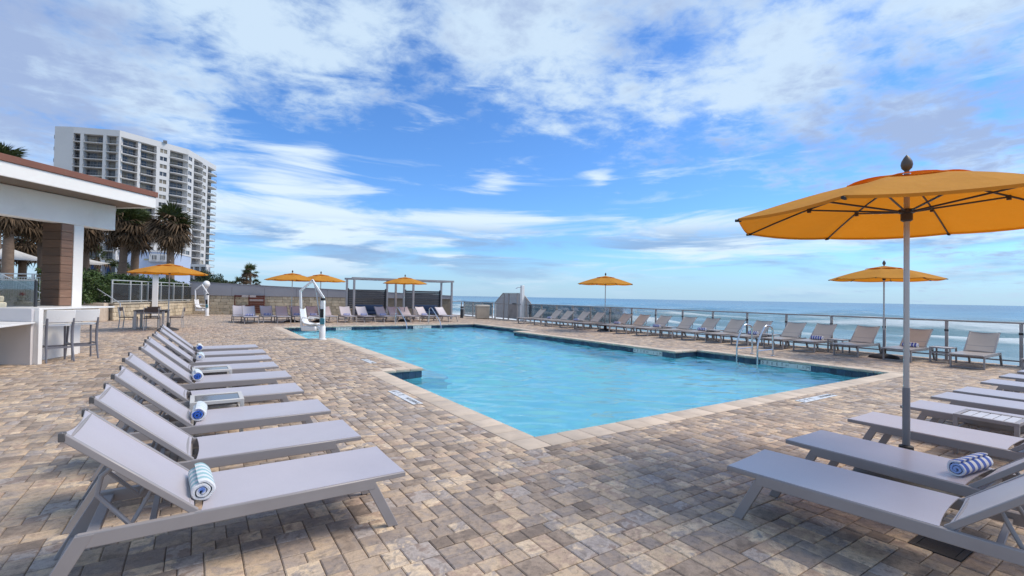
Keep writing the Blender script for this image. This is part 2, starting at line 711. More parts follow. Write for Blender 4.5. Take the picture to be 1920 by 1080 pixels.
# far ground so that no edge of the terrace shows from beside the photograph's viewpoint
gr = MB().box(-900, X0 - 0.002, -300, 1200, -0.9, -0.02).box(X0 - 0.002, 16.0, Y1 + 0.002, 1200, -0.9, -0.03).box(X0 - 0.002, X1, -300, Y0 - 0.002, -0.9, -0.02)
gr.build("ground", M("sandy_ground", (0.36, 0.32, 0.25), 0.95, 0.2, 0.4, 0.3, 8, world_space=True), None, smooth=False, kind="structure")


# ------------------------------------------------------------------ pavers
def free_spans(x):
    """Stretches along Y that are paved at this x."""
    lo, hi = Y0, Y1
    if x < XL - W or x > XR + W:
        return [(lo, hi)]
    out = [(lo, YF - W), (YK + W, hi)]
    if x < XL + OV:
        out.append((YA + W * 0 - OV, YB + OV))
    elif x < XLB - W:
        out.append((YA + W, YB - W))
    elif x > XR - OV:
        out.append((YC - OV, YD + OV))
    elif x > XRB + W:
        out.append((YC + W, YD - W))
    return out


def cam_px(x, y, z=0.0):
    dx, dy, dz = x, y, z - 1.5
    r = [CAM_R[0][i] * dx + CAM_R[1][i] * dy + CAM_R[2][i] * dz for i in range(3)]
    if r[2] > -0.1:
        return None
    return (960 - 895 * r[0] / r[2], 540 + 895 * r[1] / r[2], -r[2])


DRAIN = (3.79, 4.03, 0.93, 1.12)        # the grate sits here instead of stones


def lay_pavers():
    """Random three-size bond: stones of 2x2, 2x3, 3x3 ... modules, no joint runs far."""
    U = 0.0605

    def lines(br):
        g = [br[0]]
        for p, q in zip(br[:-1], br[1:]):
            k = max(1, round((q - p) / U))
            g += [p + (q - p) * (i + 1) / k for i in range(k)]
        return g
    xs = lines([X0, XL - W, XL + OV, XLB - W, XRB + W, XR - OV, XR + W, X1])
    ys = lines([Y0, DRAIN[2] - 0.035, DRAIN[3] + 0.035, YF - W, YC - OV, YA - OV, YC + W, YA + W, YB - W, YB + OV, YD - W, YD + OV, YK + W, Y1])
    nx, ny = len(xs) - 1, len(ys) - 1
    free = np.zeros((nx, ny), bool)
    for i in range(nx):
        cxm = (xs[i] + xs[i + 1]) / 2
        sp = free_spans(cxm)
        for j in range(ny):
            cym = (ys[j] + ys[j + 1]) / 2
            if any(p < cym < q for p, q in sp) and not (DRAIN[0] - 0.03 < cxm < DRAIN[1] + 0.03 and DRAIN[2] - 0.03 < cym < DRAIN[3] + 0.03):
                free[i, j] = True
    free = free.tolist()
    sizes = [(3, 2), (2, 3), (2, 2), (3, 3), (2, 2), (3, 2), (2, 3), (3, 3)]
    pv = []
    top = [0] * nx
    for j in range(ny):
        for i in range(nx):
            if not free[i][j]:
                continue
            run = 0
            while run < 7 and i + run < nx and free[i + run][j]:
                run += 1
            opts = [z for z in random.sample(sizes, len(sizes)) if z[0] <= run and (run - z[0] != 1 or run >= 7)]
            lt = top[i - 1] if i else 0
            if random.random() < 0.8:                 # level up with the neighbour, so that joints shift sideways
                opts.sort(key=lambda z: 0 if j + z[1] == lt else 1)
            opts += [z for z in ((2, 1), (3, 1)) if z[0] <= run and (run - z[0] != 1 or run >= 7)] + [(1, 1)]
            for (w, h) in opts:
                if j + h > ny or any(not free[i + p][j + q] for p in range(w) for q in range(h)):
                    continue
                for p in range(w):
                    for q in range(h):
                        free[i + p][j + q] = False
                    top[i + p] = j + h
                pv.append((xs[i], xs[i + w], ys[j], ys[j + h]))
                break
    P = np.array(pv)
    G = 0.0022
    ch = 0.006
    n = len(P)
    cx, cyy = (P[:, 0] + P[:, 1]) / 2, (P[:, 2] + P[:, 3]) / 2
    hx, hy = (P[:, 1] - P[:, 0]) / 2 - G, (P[:, 3] - P[:, 2]) / 2 - G
    # the 300 that show largest in the picture become single stones
    score = np.zeros(n)
    for i in range(n):
        d2 = cx[i] ** 2 + cyy[i] ** 2
        if d2 > 30:
            continue
        q = cam_px(cx[i], cyy[i])
        if q and -10 < q[0] < 1930 and q[1] < 1085:
            score[i] = hx[i] * hy[i] / q[2] ** 3
    order = np.argsort(-score)
    single = [int(i) for i in order[:300] if score[i] > 0]
    sset = np.zeros(n, bool)
    sset[single] = True
    # joined remainder
    I = np.where(~sset)[0]
    m = len(I)
    dz = RNG.normal(0, 0.0014, m)
    tx, ty = RNG.normal(0, 0.004, m), RNG.normal(0, 0.004, m)
    V = np.zeros((m, 12, 3))
    sg = [(-1, -1), (1, -1), (1, 1), (-1, 1)]
    for k, (sx, sy) in enumerate(sg):
        for ring, (ix, z) in enumerate(((0.0, -0.03), (0.0, -ch * 0.8), (ch, 0.0))):
            V[:, ring * 4 + k, 0] = cx[I] + sx * (hx[I] - ix)
            V[:, ring * 4 + k, 1] = cyy[I] + sy * (hy[I] - ix)
            V[:, ring * 4 + k, 2] = z + dz + tx * sx * hx[I] + ty * sy * hy[I]
    quad = [(8, 9, 10, 11)]
    for k in range(4):
        j = (k + 1) % 4
        quad += [(k, j, 4 + j, 4 + k), (4 + k, 4 + j, 8 + j, 8 + k)]
    Q = np.array(quad)
    F = (np.arange(m)[:, None, None] * 12 + Q[None]).reshape(-1, 4)
    me = bpy.data.meshes.new("paving")
    me.vertices.add(m * 12)
    me.vertices.foreach_set("co", V.reshape(-1))
    me.loops.add(F.size)
    me.loops.foreach_set("vertex_index", F.reshape(-1).astype(np.int32))
    me.polygons.add(len(F))
    me.polygons.foreach_set("loop_start", np.arange(0, F.size, 4, dtype=np.int32))
    at = me.attributes.new("tone", "FLOAT", "FACE")
    tone = RNG.random(m)
    at.data.foreach_set("value", np.repeat(tone, len(Q)))
    me.materials.append(MAT["paver"])
    me.update(calc_edges=True)
    me.validate()
    put("paving", me, deck_o, kind="stuff")
    # single stones
    cache = {}
    for i in single:
        key = (round(hx[i], 4), round(hy[i], 4))
        if key not in cache:
            vv = []
            for (ix, z) in ((0.0, -0.03), (0.0, -ch * 0.8), (ch, 0.0)):
                for sx, sy in sg:
                    vv.append((sx * (hx[i] - ix), sy * (hy[i] - ix), z))
            mm = bpy.data.meshes.new("paver")
            mm.from_pydata(vv, [], quad)
            mm.materials.append(MAT["paver"])
            cache[key] = mm
        o = put("paver", cache[key], deck_o, (cx[i], cyy[i], float(RNG.normal(0, 0.0012))))
        o.rotation_euler = (float(RNG.normal(0, 0.004)), float(RNG.normal(0, 0.004)), 0)


lay_pavers()

# ------------------------------------------------------------------ pool
pool = MB()
inner = [(XL, YF), (XR, YF), (XR, YC), (XRB, YC), (XRB, YD), (XR, YD), (XR, YK), (XL, YK), (XL, YB), (XLB, YB), (XLB, YA), (XL, YA)]
for i in range(len(inner)):
    (ax, ay), (bx, by) = inner[i], inner[(i + 1) % len(inner)]
    pool.add([(ax, ay, -0.055), (bx, by, -0.055), (bx, by, FLOOR_Z), (ax, ay, FLOOR_Z)], [(0, 1, 2, 3)])
pool.add([(XL, YF, FLOOR_Z), (XR, YF, FLOOR_Z), (XR, YK, FLOOR_Z), (XL, YK, FLOOR_Z)], [(0, 1, 2, 3)])
pool_o = pool.build("swimming_pool", MAT["plaster"], None, smooth=False, kind="structure")
# bench along the west wall and entry step under water
bn = MB().box(XL + 0.002, XL + 0.42, YF + 0.002, YA - 0.3, FLOOR_Z + 0.01, -0.52)
bn.build("pool_bench", MAT["ledge_plaster"], pool_o)
MB().box(XL + 0.36, XL + 0.423, YF + 0.003, YA - 0.302, -0.54, -0.516).build("bench_edge", MAT["tile"], pool_o)
MB().box(XLB + 0.002, XLB + 0.62, YA + 0.05, YA + 1.5, FLOOR_Z + 0.01, -0.34).build("entry_step", MAT["ledge_plaster"], pool_o)
for k, zt in enumerate((-0.42, -0.70, -0.98)):
    MB().box(7.3, 11.3, YK - 0.32 * (k + 1), YK - 0.32 * k - 0.002, FLOOR_Z + 0.01, zt).build("entry_step", MAT["ledge_plaster"], pool_o)

# coping, stone by stone
cop_cache = {}


def coping_run(x0, x1, y0, y1):
    along_x = (x1 - x0) > (y1 - y0)
    L = (x1 - x0) if along_x else (y1 - y0)
    k = max(1, round(L / 0.305))
    st = L / k
    wd = (y1 - y0) if along_x else (x1 - x0)
    key = (round(st, 4), round(wd, 4), along_x)
    if key not in cop_cache:
        a, b = (st / 2 - 0.002, wd / 2 - 0.001) if along_x else (wd / 2 - 0.001, st / 2 - 0.002)
        mb = MB().box(-a, a, -b, b, -0.058, 0.0)
        cop_cache[key] = mb.mesh("coping_stone", MAT["coping"], bevel=0.012, segs=2)
    for i in range(k):
        t = (i + 0.5) * st
        p = (x0 + t, (y0 + y1) / 2, 0.004) if along_x else ((x0 + x1) / 2, y0 + t, 0.004)
        put("coping_stone", cop_cache[key], pool_o, (p[0], p[1], p[2] + float(RNG.normal(0, 0.0008))))


coping_run(XL - W, XR + W, YF - W, YF + OV)
coping_run(XL - W, XR + W, YK - OV, YK + W)
coping_run(XL - W, XL + OV, YF + OV, YA - OV)
coping_run(XL + OV, XLB + OV, YA - OV, YA + W)
coping_run(XLB - W, XLB + OV, YA + W, YB - W)
coping_run(XL + OV, XLB + OV, YB - W, YB + OV)
coping_run(XL - W, XL + OV, YB + OV, YK - OV)
coping_run(XR - OV, XR + W, YF + OV, YC - OV)
coping_run(XRB - OV, XR - OV, YC - OV, YC + W)
coping_run(XRB - OV, XRB + W, YC + W, YD - W)
coping_run(XRB - OV, XR - OV, YD - W, YD + OV)
coping_run(XR - OV, XR + W, YD + OV, YK - OV)

# waterline tiles that face the camera, tile by tile
tile_me = {"x": MB().box(-0.005, 0.005, -0.0735, 0.0735, -0.0735, 0.0735).mesh("waterline_tile", MAT["tile"], bevel=0.003),
           "y": MB().box(-0.0735, 0.0735, -0.005, 0.005, -0.0735, 0.0735).mesh("waterline_tile", MAT["tile"], bevel=0.003)}
TZ = -0.133


def tiles(axis, c, a, b):
    k = max(1, round((b - a) / 0.15))
    st = (b - a) / k
    for i in range(k):
        t = a + (i + 0.5) * st
        o = put("waterline_tile", tile_me[axis], pool_o, (c, t, TZ) if axis == "x" else (t, c, TZ))
        o.scale = (1, (st - 0.003) / 0.147, 1) if axis == "x" else ((st - 0.003) / 0.147, 1, 1)


tiles("x", XR - 0.006, YF, YC)
tiles("x", XRB - 0.006, YC, YD)
tiles("x", XR - 0.006, YD, YK)
tiles("y", YK - 0.006, XL, XR)
tiles("y", YA - 0.006, XL, XLB)
tiles("y", YC - 0.006, XRB, XR)
st_ = MB()
st_.box(XL + 0.001, XL + 0.008, YF, YA, TZ - 0.07, TZ + 0.07).box(XL, XR, YF + 0.001, YF + 0.008, TZ - 0.07, TZ + 0.07)
st_.box(XLB + 0.001, XLB + 0.008, YA, YB, TZ - 0.07, TZ + 0.07).box(XL + 0.001, XL + 0.008, YB, YK, TZ - 0.07, TZ + 0.07)
st_.box(XL, XLB, YB + 0.001, YB + 0.008, TZ - 0.07, TZ + 0.07).box(XRB, XR, YD + 0.001, YD + 0.008, TZ - 0.07, TZ + 0.07)
st_.build("tile_band", MAT["tile"], pool_o, smooth=False)


# depth markers set into the tile line and into the paving
def marker(cells, cell, loc, rot, z_out):
    """A strip of white tiles with one character on each; lies in local XY facing +Z."""
    me = MB().box(-cell / 2 + 0.0015, cell / 2 - 0.0015, -cell / 2 + 0.0015, cell / 2 - 0.0015, 0, 0.008).mesh("marker_tile", MAT["white_tile"], bevel=0.002)
    root = Matrix.Translation(Vector(loc)) @ rot
    n = len(cells)
    for i, ch in enumerate(cells):
        mt = root @ Matrix.Translation(((i - (n - 1) / 2) * cell, 0, 0))
        o = put("marker_tile", me, pool_o if z_out else deck_o)
        o.matrix_local = mt
        if ch.strip():
            tm = text_mesh(ch, cell * (0.86 if len(ch) == 1 else 0.60), 0.0006)
            tm.materials.append(MAT["ink"])
            t = put("lettering", tm, o)
            t.location = (0, 0, 0.0092)


FACE_W = Matrix(((0, 0, -1, 0), (-1, 0, 0, 0), (0, 1, 0, 0), (0, 0, 0, 1)))     # text reads along -Y, faces -X
FACE_S = Matrix(((1, 0, 0, 0), (0, 0, -1, 0), (0, 1, 0, 0), (0, 0, 0, 1)))      # reads along +X, faces -Y
marker(["5", "F", "E", "E", "T", "IN", "", "1", ".5", "M"], 0.125, (XR - 0.011, 6.38, -0.125), FACE_W, True)
marker(["4", "F", "T", "0", "IN", "", "1", ".2", "M"], 0.125, (XRB - 0.011, 9.98, -0.125), FACE_W, True)
marker(["3", "F", "T", "6", "IN"], 0.14, (5.7, YK - 0.011, -0.125), FACE_S, True)
marker(["3", "F", "T", "0", "IN", "", ""], 0.14, (9.6, YK - 0.011, -0.125), FACE_S, True)
marker(["4", "F", "T", "", "NO", "DIV", "ING"], 0.15, (2.56, 6.72, 0.001), Matrix.Rotation(rad(-90), 4, "Z"), False)
marker(["4", "F", "T", "", "NO"], 0.15, (3.22, 10.7, 0.001), Matrix.Rotation(rad(-90), 4, "Z"), False)
marker(["5", "F", "T", "", "NO", "DIV", "ING"], 0.15, (8.1, 3.62, 0.001), Matrix.Rotation(0, 4, "Z"), False)


# ------------------------------------------------------------------ pool water
def ripple_height(x, y):
    h = np.zeros_like(x)
    r = np.random.default_rng(5)
    for k in range(54):
        lam = 0.24 * (1.024 ** k)
        th = r.normal(1.0, 0.38)
        ph, ph2 = r.random() * 6.283, r.random() * 6.283
        kx, ky = math.cos(th) * 6.283 / lam, math.sin(th) * 6.283 / lam
        env = 0.55 + 0.45 * np.sin(x * 0.6 * r.normal() + y * 0.55 * r.normal() + ph2)
        h += env * (lam / 6.283) * 0.040 * np.sin(kx * x + ky * y + ph + 0.7 * np.sin(0.9 * x + 0.7 * y + ph2))
    return h


def water_mesh():
    nx, ny = 240, 470
    xs = np.linspace(XL - 0.05, XR + 0.05, nx)
    ys = np.linspace(YF - 0.05, YK + 0.05, ny)
    gx, gy = np.meshgrid(xs, ys)
    h = ripple_height(gx, gy)
    # calmer in the near south-west corner, livelier far out
    calm = np.clip(((gx - 3) * 0.5 + (gy - 4)) / 6.0, 0.45, 1.0)
    h *= calm
    V = np.stack([gx, gy, WATER_Z + h], -1).reshape(-1, 3)
    idx = np.arange(nx * ny).reshape(ny, nx)
    F = np.stack([idx[:-1, :-1], idx[:-1, 1:], idx[1:, 1:], idx[1:, :-1]], -1).reshape(-1, 4)
    me = bpy.data.meshes.new("pool_water")
    me.from_pydata(V.tolist(), [], F.tolist())
    me.polygons.foreach_set("use_smooth", [True] * len(me.polygons))
    m, n, l, p = nt("pool_water")
    p.inputs["Base Color"].default_value = (0.50, 0.91, 0.985, 1)
    p.inputs["Transmission Weight"].default_value = 1.0
    p.inputs["Roughness"].default_value = 0.0
    p.inputs["IOR"].default_value = 1.42
    v = obj_coord(n, l, (1.0, 1.7, 1.0), True)
    w1 = noi(n, l, v, 3.2, 4, 0.5, 0.6)
    l.new(bump(n, l, w1, 0.06, 0.05), p.inputs["Normal"])
    me.materials.append(m)
    put("pool_water", me, None, kind="structure")


water_mesh()

# ------------------------------------------------------------------ sea
SEA_Z = -3.6


def sea_mesh():
    xs = np.concatenate([np.linspace(24, 200, 150), np.geomspace(202, 16000, 70)])
    yn = np.concatenate([-np.geomspace(16000, 62, 40), np.linspace(-60, 330, 190), np.geomspace(334, 16000, 60)])
    gx, gy = np.meshgrid(xs, yn)
    r = np.random.default_rng(3)
    h = np.zeros_like(gx)
    for k in range(14):
        lam = 4 + 2.2 * k
        th = r.normal(0.05, 0.22)
        h += 0.012 * lam * np.sin((math.cos(th) * gx + math.sin(th) * gy) * 6.283 / lam + r.random() * 6.283 +
                                  0.8 * np.sin(gy / 23.0 + k))
    # breaking crests, roughly parallel to the beach
    for xc, a, wdt in ((58, 0.45, 2.6), (84, 0.6, 3.0), (118, 0.8, 3.6), (160, 0.9, 4.5)):
        cx_ = xc + 5 * np.sin(gy / 37.0 + xc) + 3 * np.sin(gy / 13.0 + 2 * xc)
        am = a * np.clip(0.5 + 0.8 * np.sin(gy / 29.0 + xc * 1.7), 0, 1.2)
        h += am * np.exp(-((gx - cx_) / wdt) ** 2)
    fade = np.clip(1.3 - np.abs(gx) / 900.0, 0.0, 1.0) * np.clip(1.3 - np.abs(gy - 80) / 900.0, 0.0, 1.0)
    V = np.stack([gx, gy, SEA_Z + h * fade], -1).reshape(-1, 3)
    ny, nx = gx.shape
    idx = np.arange(nx * ny).reshape(ny, nx)
    F = np.stack([idx[:-1, :-1], idx[:-1, 1:], idx[1:, 1:], idx[1:, :-1]], -1).reshape(-1, 4)
    me = bpy.data.meshes.new("sea")
    me.from_pydata(V.tolist(), [], F.tolist())
    me.polygons.foreach_set("use_smooth", [True] * len(me.polygons))
    m, n, l, p = nt("sea_water")
    g = n.new("ShaderNodeNewGeometry")
    sp = n.new("ShaderNodeSeparateXYZ")
    l.new(g.outputs["Position"], sp.inputs[0])
    x = sp.outputs[0]
    mp = n.new("ShaderNodeMapping")
    mp.inputs["Scale"].default_value = (1.0, 0.30, 1.0)
    l.new(g.outputs["Position"], mp.inputs["Vector"])
    wv = noi(n, l, mp.outputs[0], 0.075, 6, 0.6, 1.2)         # patches of surf
    wv2 = noi(n, l, mp.outputs[0], 0.42, 6, 0.65, 0.8)
    # foam: plenty on the beach, single lines farther out
    near = rng_(n, l, x, 20, 175, 0.16, -0.12)
    ht = rng_(n, l, sp.outputs[2], SEA_Z + 0.25, SEA_Z + 1.0, 0.0, 0.24)
    fsum = mth(n, l, "ADD", mth(n, l, "ADD", mth(n, l, "MULTIPLY", wv, 0.62), mth(n, l, "MULTIPLY", wv2, 0.38)), mth(n, l, "ADD", near, ht))
    foam = rng_(n, l, fsum, 0.62, 0.84, smooth=True)
    # shallow turquoise to deep blue
    r = n.new("ShaderNodeValToRGB")
    e = r.color_ramp.elements
    e[0].position, e[0].color = 0.0, (0.27, 0.37, 0.385, 1)
    e[1].position, e[1].color = 1.0, (0.055, 0.125, 0.195, 1)
    q = e.new(0.12); q.color = (0.18, 0.30, 0.335, 1)
    q = e.new(0.35); q.color = (0.085, 0.21, 0.29, 1)
    lx = mth(n, l, "ADD", x, mth(n, l, "MULTIPLY", mth(n, l, "SUBTRACT", wv, 0.5), 160.0))
    l.new(rng_(n, l, lx, 30, 900), r.inputs[0])
    c = mixc(n, l, foam, r.outputs[0], (0.64, 0.68, 0.70))
    l.new(c, p.inputs["Base Color"])
    l.new(rng_(n, l, foam, 0, 1, 0.22, 0.8), p.inputs["Roughness"])
    p.inputs["IOR"].default_value = 1.33
    mp2 = n.new("ShaderNodeMapping")
    mp2.inputs["Scale"].default_value = (1.0, 0.45, 1.0)
    l.new(g.outputs["Position"], mp2.inputs["Vector"])
    b1 = noi(n, l, mp2.outputs[0], 0.9, 6, 0.62, 0.4)
    b2 = noi(n, l, mp2.outputs[0], 0.06, 4, 0.55)
    hsum = mth(n, l, "ADD", mth(n, l, "MULTIPLY", b1, 0.5), mth(n, l, "MULTIPLY", b2, 3.0))
    l.new(bump(n, l, hsum, 0.55, 0.7), p.inputs["Normal"])
    me.materials.append(m)
    put("sea", me, None, kind="structure")


sea_mesh()
MB().add([(17.0, -400, -3.3), (30, -400, -4.3), (30, 1500, -4.3), (17.0, 1500, -3.3)], [(0, 1, 2, 3)]).build(
    "beach", M("wet_sand", (0.36, 0.31, 0.25), 0.6, 0.15, 0.6, 0.2, 12, world_space=True), None, smooth=False, kind="structure")
MB().box(17.225, 17.6, -60, 200, -4.6, -0.06).build("seawall", MAT["concrete"], None, bevel=0.02, label="long grey concrete seawall holding up the deck edge", category="wall")


# ------------------------------------------------------------------ furniture materials
MAT["frame"] = M("taupe_powder_coat", (0.295, 0.272, 0.270), 0.40, 0.05, 5, 0.05, 300, objvar=0.05)
MAT["frame_pale"] = M("pale_powder_coat", (0.55, 0.53, 0.50), 0.40, 0.05, 5, 0.05, 300)
MAT["end_cap"] = M("dark_grey_cap", (0.10, 0.095, 0.095), 0.5, 0.1, 10)
MAT["rubber"] = M("black_rubber", (0.02, 0.02, 0.022), 0.7, 0.2, 10)
MAT["alu"] = M("grey_aluminium_pole", (0.46, 0.46, 0.47), 0.32, 0.05, 3, metal=0.55)
MAT["dark_metal"] = M("dark_metal", (0.045, 0.035, 0.032), 0.42, 0.2, 8)
MAT["iron"] = M("black_cast_iron", (0.03, 0.028, 0.028), 0.65, 0.3, 8, 0.3, 120)
MAT["table_glass"] = M("smoked_table_top", (0.10, 0.095, 0.10), 0.12, 0.1, 5)
MAT["slat_top"] = M("pale_slat_top", (0.55, 0.55, 0.57), 0.38, 0.06, 5)
MAT["canopy"] = fabric_mat("amber_canvas", (0.67, 0.325, 0.048), 0.40, through=(0.74, 0.225, 0.006))
MAT["vent"] = fabric_mat("amber_canvas_vent", (0.67, 0.320, 0.047), 0.40, through=(0.70, 0.12, 0.008))
MAT["hedge_leaf"] = M("hedge_leaf", (0.045, 0.085, 0.022), 0.5, 0.35, 1.3, objvar=0.1)


def sling_mat(name="grey_sling_mesh", lo=(0.590, 0.540, 0.575), hi=(0.655, 0.600, 0.640)):
    m, n, l, p = nt(name)
    v = obj_coord(n, l)
    a = noi(n, l, v, 1.7, 5, 0.6)
    oi = n.new("ShaderNodeObjectInfo")
    c = mixc(n, l, rng_(n, l, a, 0.3, 0.7), lo, hi)
    fine = noi(n, l, v, 420, 2, 0.6)
    c = mixc(n, l, 1.0, c, mixc(n, l, rng_(n, l, fine, 0.3, 0.7), (0.86, 0.86, 0.86), (1.1, 1.1, 1.1)), "MULTIPLY")
    l.new(c, p.inputs["Base Color"])
    p.inputs["Roughness"].default_value = 0.34
    p.inputs["Coat Weight"].default_value = 0.25
    p.inputs["Coat Roughness"].default_value = 0.3
    p.inputs["Specular IOR Level"].default_value = 1.0
    p.inputs["Sheen Weight"].default_value = 0.2
    p.inputs["Sheen Roughness"].default_value = 0.4
    l.new(bump(n, l, fine, 0.25, 0.001), p.inputs["Normal"])
    tr = n.new("ShaderNodeBsdfTranslucent")           # open weave lets light through
    tr.inputs[0].default_value = (0.50, 0.41, 0.34, 1)
    mx = n.new("ShaderNodeMixShader")
    mx.inputs[0].default_value = 0.22
    l.new(p.outputs[0], mx.inputs[1])
    l.new(tr.outputs[0], mx.inputs[2])
    l.new(mx.outputs[0], n["Material Output"].inputs[0])
    return m


MAT["sling"] = sling_mat()
MAT["sling_taupe"] = sling_mat("taupe_sling_mesh", (0.455, 0.385, 0.325), (0.515, 0.440, 0.375))
MAT["seam"] = M("sling_seam", (0.30, 0.265, 0.255), 0.6, 0.05, 8)


# ------------------------------------------------------------------ sun loungers
# local frame: foot end at x = 0, head towards +x, middle of the bed at y = 0
LW = 0.31
BACK_A = rad(41.5)
HX, HZ = 1.15, 0.338


def curved_sheet(x0, z0, x1, z1, w0, nseg, sag, th=0.007, end_curve=(0.0, 0.0)):
    """Tensioned cloth between two rails: dips a little across and curves in at its ends."""
    mb = MB()
    d = Vector((x1 - x0, 0, z1 - z0))
    nrm = Vector((-d.z, 0, d.x)).normalized()
    ny = 8
    P = []
    for i in range(nseg + 1):
        t = i / nseg
        for j in range(ny + 1):
            s = -1 + 2 * j / ny
            bow = (1 - s * s) * ((end_curve[0] if i == 0 else 0) - (end_curve[1] if i == nseg else 0))
            tt = t + bow / d.length
            q = Vector((x0, s * w0, z0)) + d * tt - nrm * (sag * (1 - s * s) * (0.35 + 0.65 * math.sin(math.pi * t)))
            P.append(q)
    nn = len(P)
    fs = []
    for i in range(nseg):
        for j in range(ny):
            a = i * (ny + 1) + j
            fs.append((a, a + ny + 1, a + ny + 2, a + 1))
    V = P + [q - nrm * th for q in P]
    bot = [tuple(nn + k for k in reversed(f)) for f in fs]
    rim = list(range(0, ny + 1)) + [(i + 1) * (ny + 1) - 1 for i in range(1, nseg + 1)]
    rim += [nseg * (ny + 1) + j for j in range(ny - 1, -1, -1)] + [i * (ny + 1) for i in range(nseg - 1, 0, -1)]
    sides = [(rim[k], rim[(k + 1) % len(rim)], nn + rim[(k + 1) % len(rim)], nn + rim[k]) for k in range(len(rim))]
    mb.add(V, fs + bot + sides)
    return mb


def make_lounger(name, label, group, upright=False):
    t = thing(name, label, "sun lounger", group=group)
    fr = MAT["frame"]
    # side rails
    for s in (-1, 1):
        y = s * (LW - 0.017)
        r = MB().beam((0.20, y, 0.300), (1.625, y, 0.300), 0.034, 0.070)
        r.build("side_rail", fr, t, bevel=0.004)
        # thin edge carrying the seat cloth past the front legs
        MB().beam((0.0, y, 0.322), (1.16, y, 0.322), 0.032, 0.030).build("seat_edge", fr, t, bevel=0.004)
    for s in (-1, 1):
        y = s * (LW - 0.017)
        if upright:
            MB().beam((0.17, y, 0.0), (0.17, y, 0.312), 0.030, 0.052, up=(1, 0, 0)).build("leg", fr, t, bevel=0.004)
        else:
            MB().beam((0.075, y, 0.0), (0.232, y, 0.310), 0.030, 0.060, up=(1, 0, 0), cut_a=0.0, cut_b=0.306).build("leg", fr, t, bevel=0.003)
        MB().beam((1.770, y, 0.0), (1.600, y, 0.318), 0.038, 0.066, up=(1, 0, 0), cut_a=0.0, cut_b=0.331).build("leg", fr, t, bevel=0.003)
    cb = MB().beam((0.015, -LW + 0.03, 0.320), (0.015, LW - 0.03, 0.320), 0.022, 0.026)
    cb.beam((0.27, -LW + 0.04, 0.295), (0.27, LW - 0.04, 0.295), 0.04, 0.04)
    cb.beam((HX + 0.02, -LW + 0.04, 0.288), (HX + 0.02, LW - 0.04, 0.288), 0.03, 0.03)
    cb.beam((1.575, -LW + 0.04, 0.302), (1.575, LW - 0.04, 0.302), 0.05, 0.03)
    cb.beam((1.34, -LW + 0.04, 0.290), (1.34, LW - 0.04, 0.290), 0.03, 0.022)
    if upright:
        cb.beam((0.17, -LW + 0.035, 0.022), (0.17, LW - 0.035, 0.022), 0.03, 0.03)
    else:
        cb.beam((1.72, -LW + 0.035, 0.10), (1.72, LW - 0.035, 0.10), 0.03, 0.03)
    cb.split("cross_bar", fr, t, bevel=0.003)
    curved_sheet(0.004, 0.340, HX - 0.022, 0.340, LW - 0.012, 12, 0.012, end_curve=(0.0, 0.016)).build("seat_sling", MAT["sling_taupe" if upright else "sling"], t)
    # backrest
    ca, sa = math.cos(BACK_A), math.sin(BACK_A)
    BL = 0.72
    top = (HX + ca * BL, HZ + sa * BL)
    bf = MB()
    for s in (-1, 1):
        y = s * (LW - 0.040)
        bf.beam((HX, y, HZ - 0.012), (top[0], y, top[1] - 0.012), 0.030, 0.034)
    bf.beam((top[0] - 0.02, -LW + 0.04, top[1] - 0.03), (top[0] - 0.02, LW - 0.04, top[1] - 0.03), 0.024, 0.024)
    bf.beam((HX + 0.05 * ca, -LW + 0.06, HZ + 0.02), (HX + 0.05 * ca, LW - 0.06, HZ + 0.02), 0.024, 0.024)
    b = bf.split("backrest_bar", fr, t, bevel=0.004)[0]
    curved_sheet(HX + 0.012 * ca, HZ + 0.012 * sa + 0.008, top[0], top[1] + 0.008, LW - 0.028, 9, 0.020, end_curve=(0.0, 0.03)).build("back_sling", MAT["sling_taupe" if upright else "sling"], t)
    for f in ((0.30,) if upright else ()):
        q0 = (HX + ca * BL * f, HZ + sa * BL * f + 0.0105)
        sm = MB()
        for j in range(8):
            ya, yb = (-1 + j / 4) * (LW - 0.05), (-1 + (j + 1) / 4) * (LW - 0.05)
            dip = [0.020 * (1 - (yy / (LW - 0.028)) ** 2) * (0.35 + 0.65 * math.sin(math.pi * f)) for yy in (ya, yb)]
            sm.add([(q0[0] + sa * dip[0] - ca * 0.008, ya, q0[1] - ca * dip[0] - sa * 0.008), (q0[0] + sa * dip[1] - ca * 0.008, yb, q0[1] - ca * dip[1] - sa * 0.008),
                    (q0[0] + sa * dip[1] + ca * 0.008, yb, q0[1] - ca * dip[1] + sa * 0.008), (q0[0] + sa * dip[0] + ca * 0.008, ya, q0[1] - ca * dip[0] + sa * 0.008)], [(0, 3, 2, 1)])
        sm.build("seam", MAT["seam"], t)
    for s in (-1, 1):
        MB().box(top[0] - 0.012, top[0] + 0.014, s * (LW - 0.04) - 0.018, s * (LW - 0.04) + 0.018, top[1] - 0.035, top[1] + 0.006).build("end_cap", MAT["end_cap"], b, bevel=0.003)
    # bent support bow
    q = (HX + ca * 0.46, HZ + sa * 0.46 - 0.03)
    for s in (-1, 1):
        y = s * 0.18
        MB().tube([(q[0], y, q[1]), (q[0] + 0.06, y, q[1] - 0.05), (q[0] + 0.075, y, q[1] - 0.14), (1.43, y * 1.2, 0.305)], 0.012, 8).build("support_bow", fr, t)
        MB().tube([(HX + ca * 0.25, y, HZ + sa * 0.25 - 0.03), (1.43, y * 1.2, 0.300)], 0.011, 8).build("support_bow", fr, t)
    return t


ORD = ["first", "second", "third", "fourth", "fifth", "sixth", "seventh", "eighth", "ninth", "tenth", "eleventh", "twelfth", "thirteenth",
       "fourteenth", "fifteenth", "sixteenth", "seventeenth", "eighteenth"]

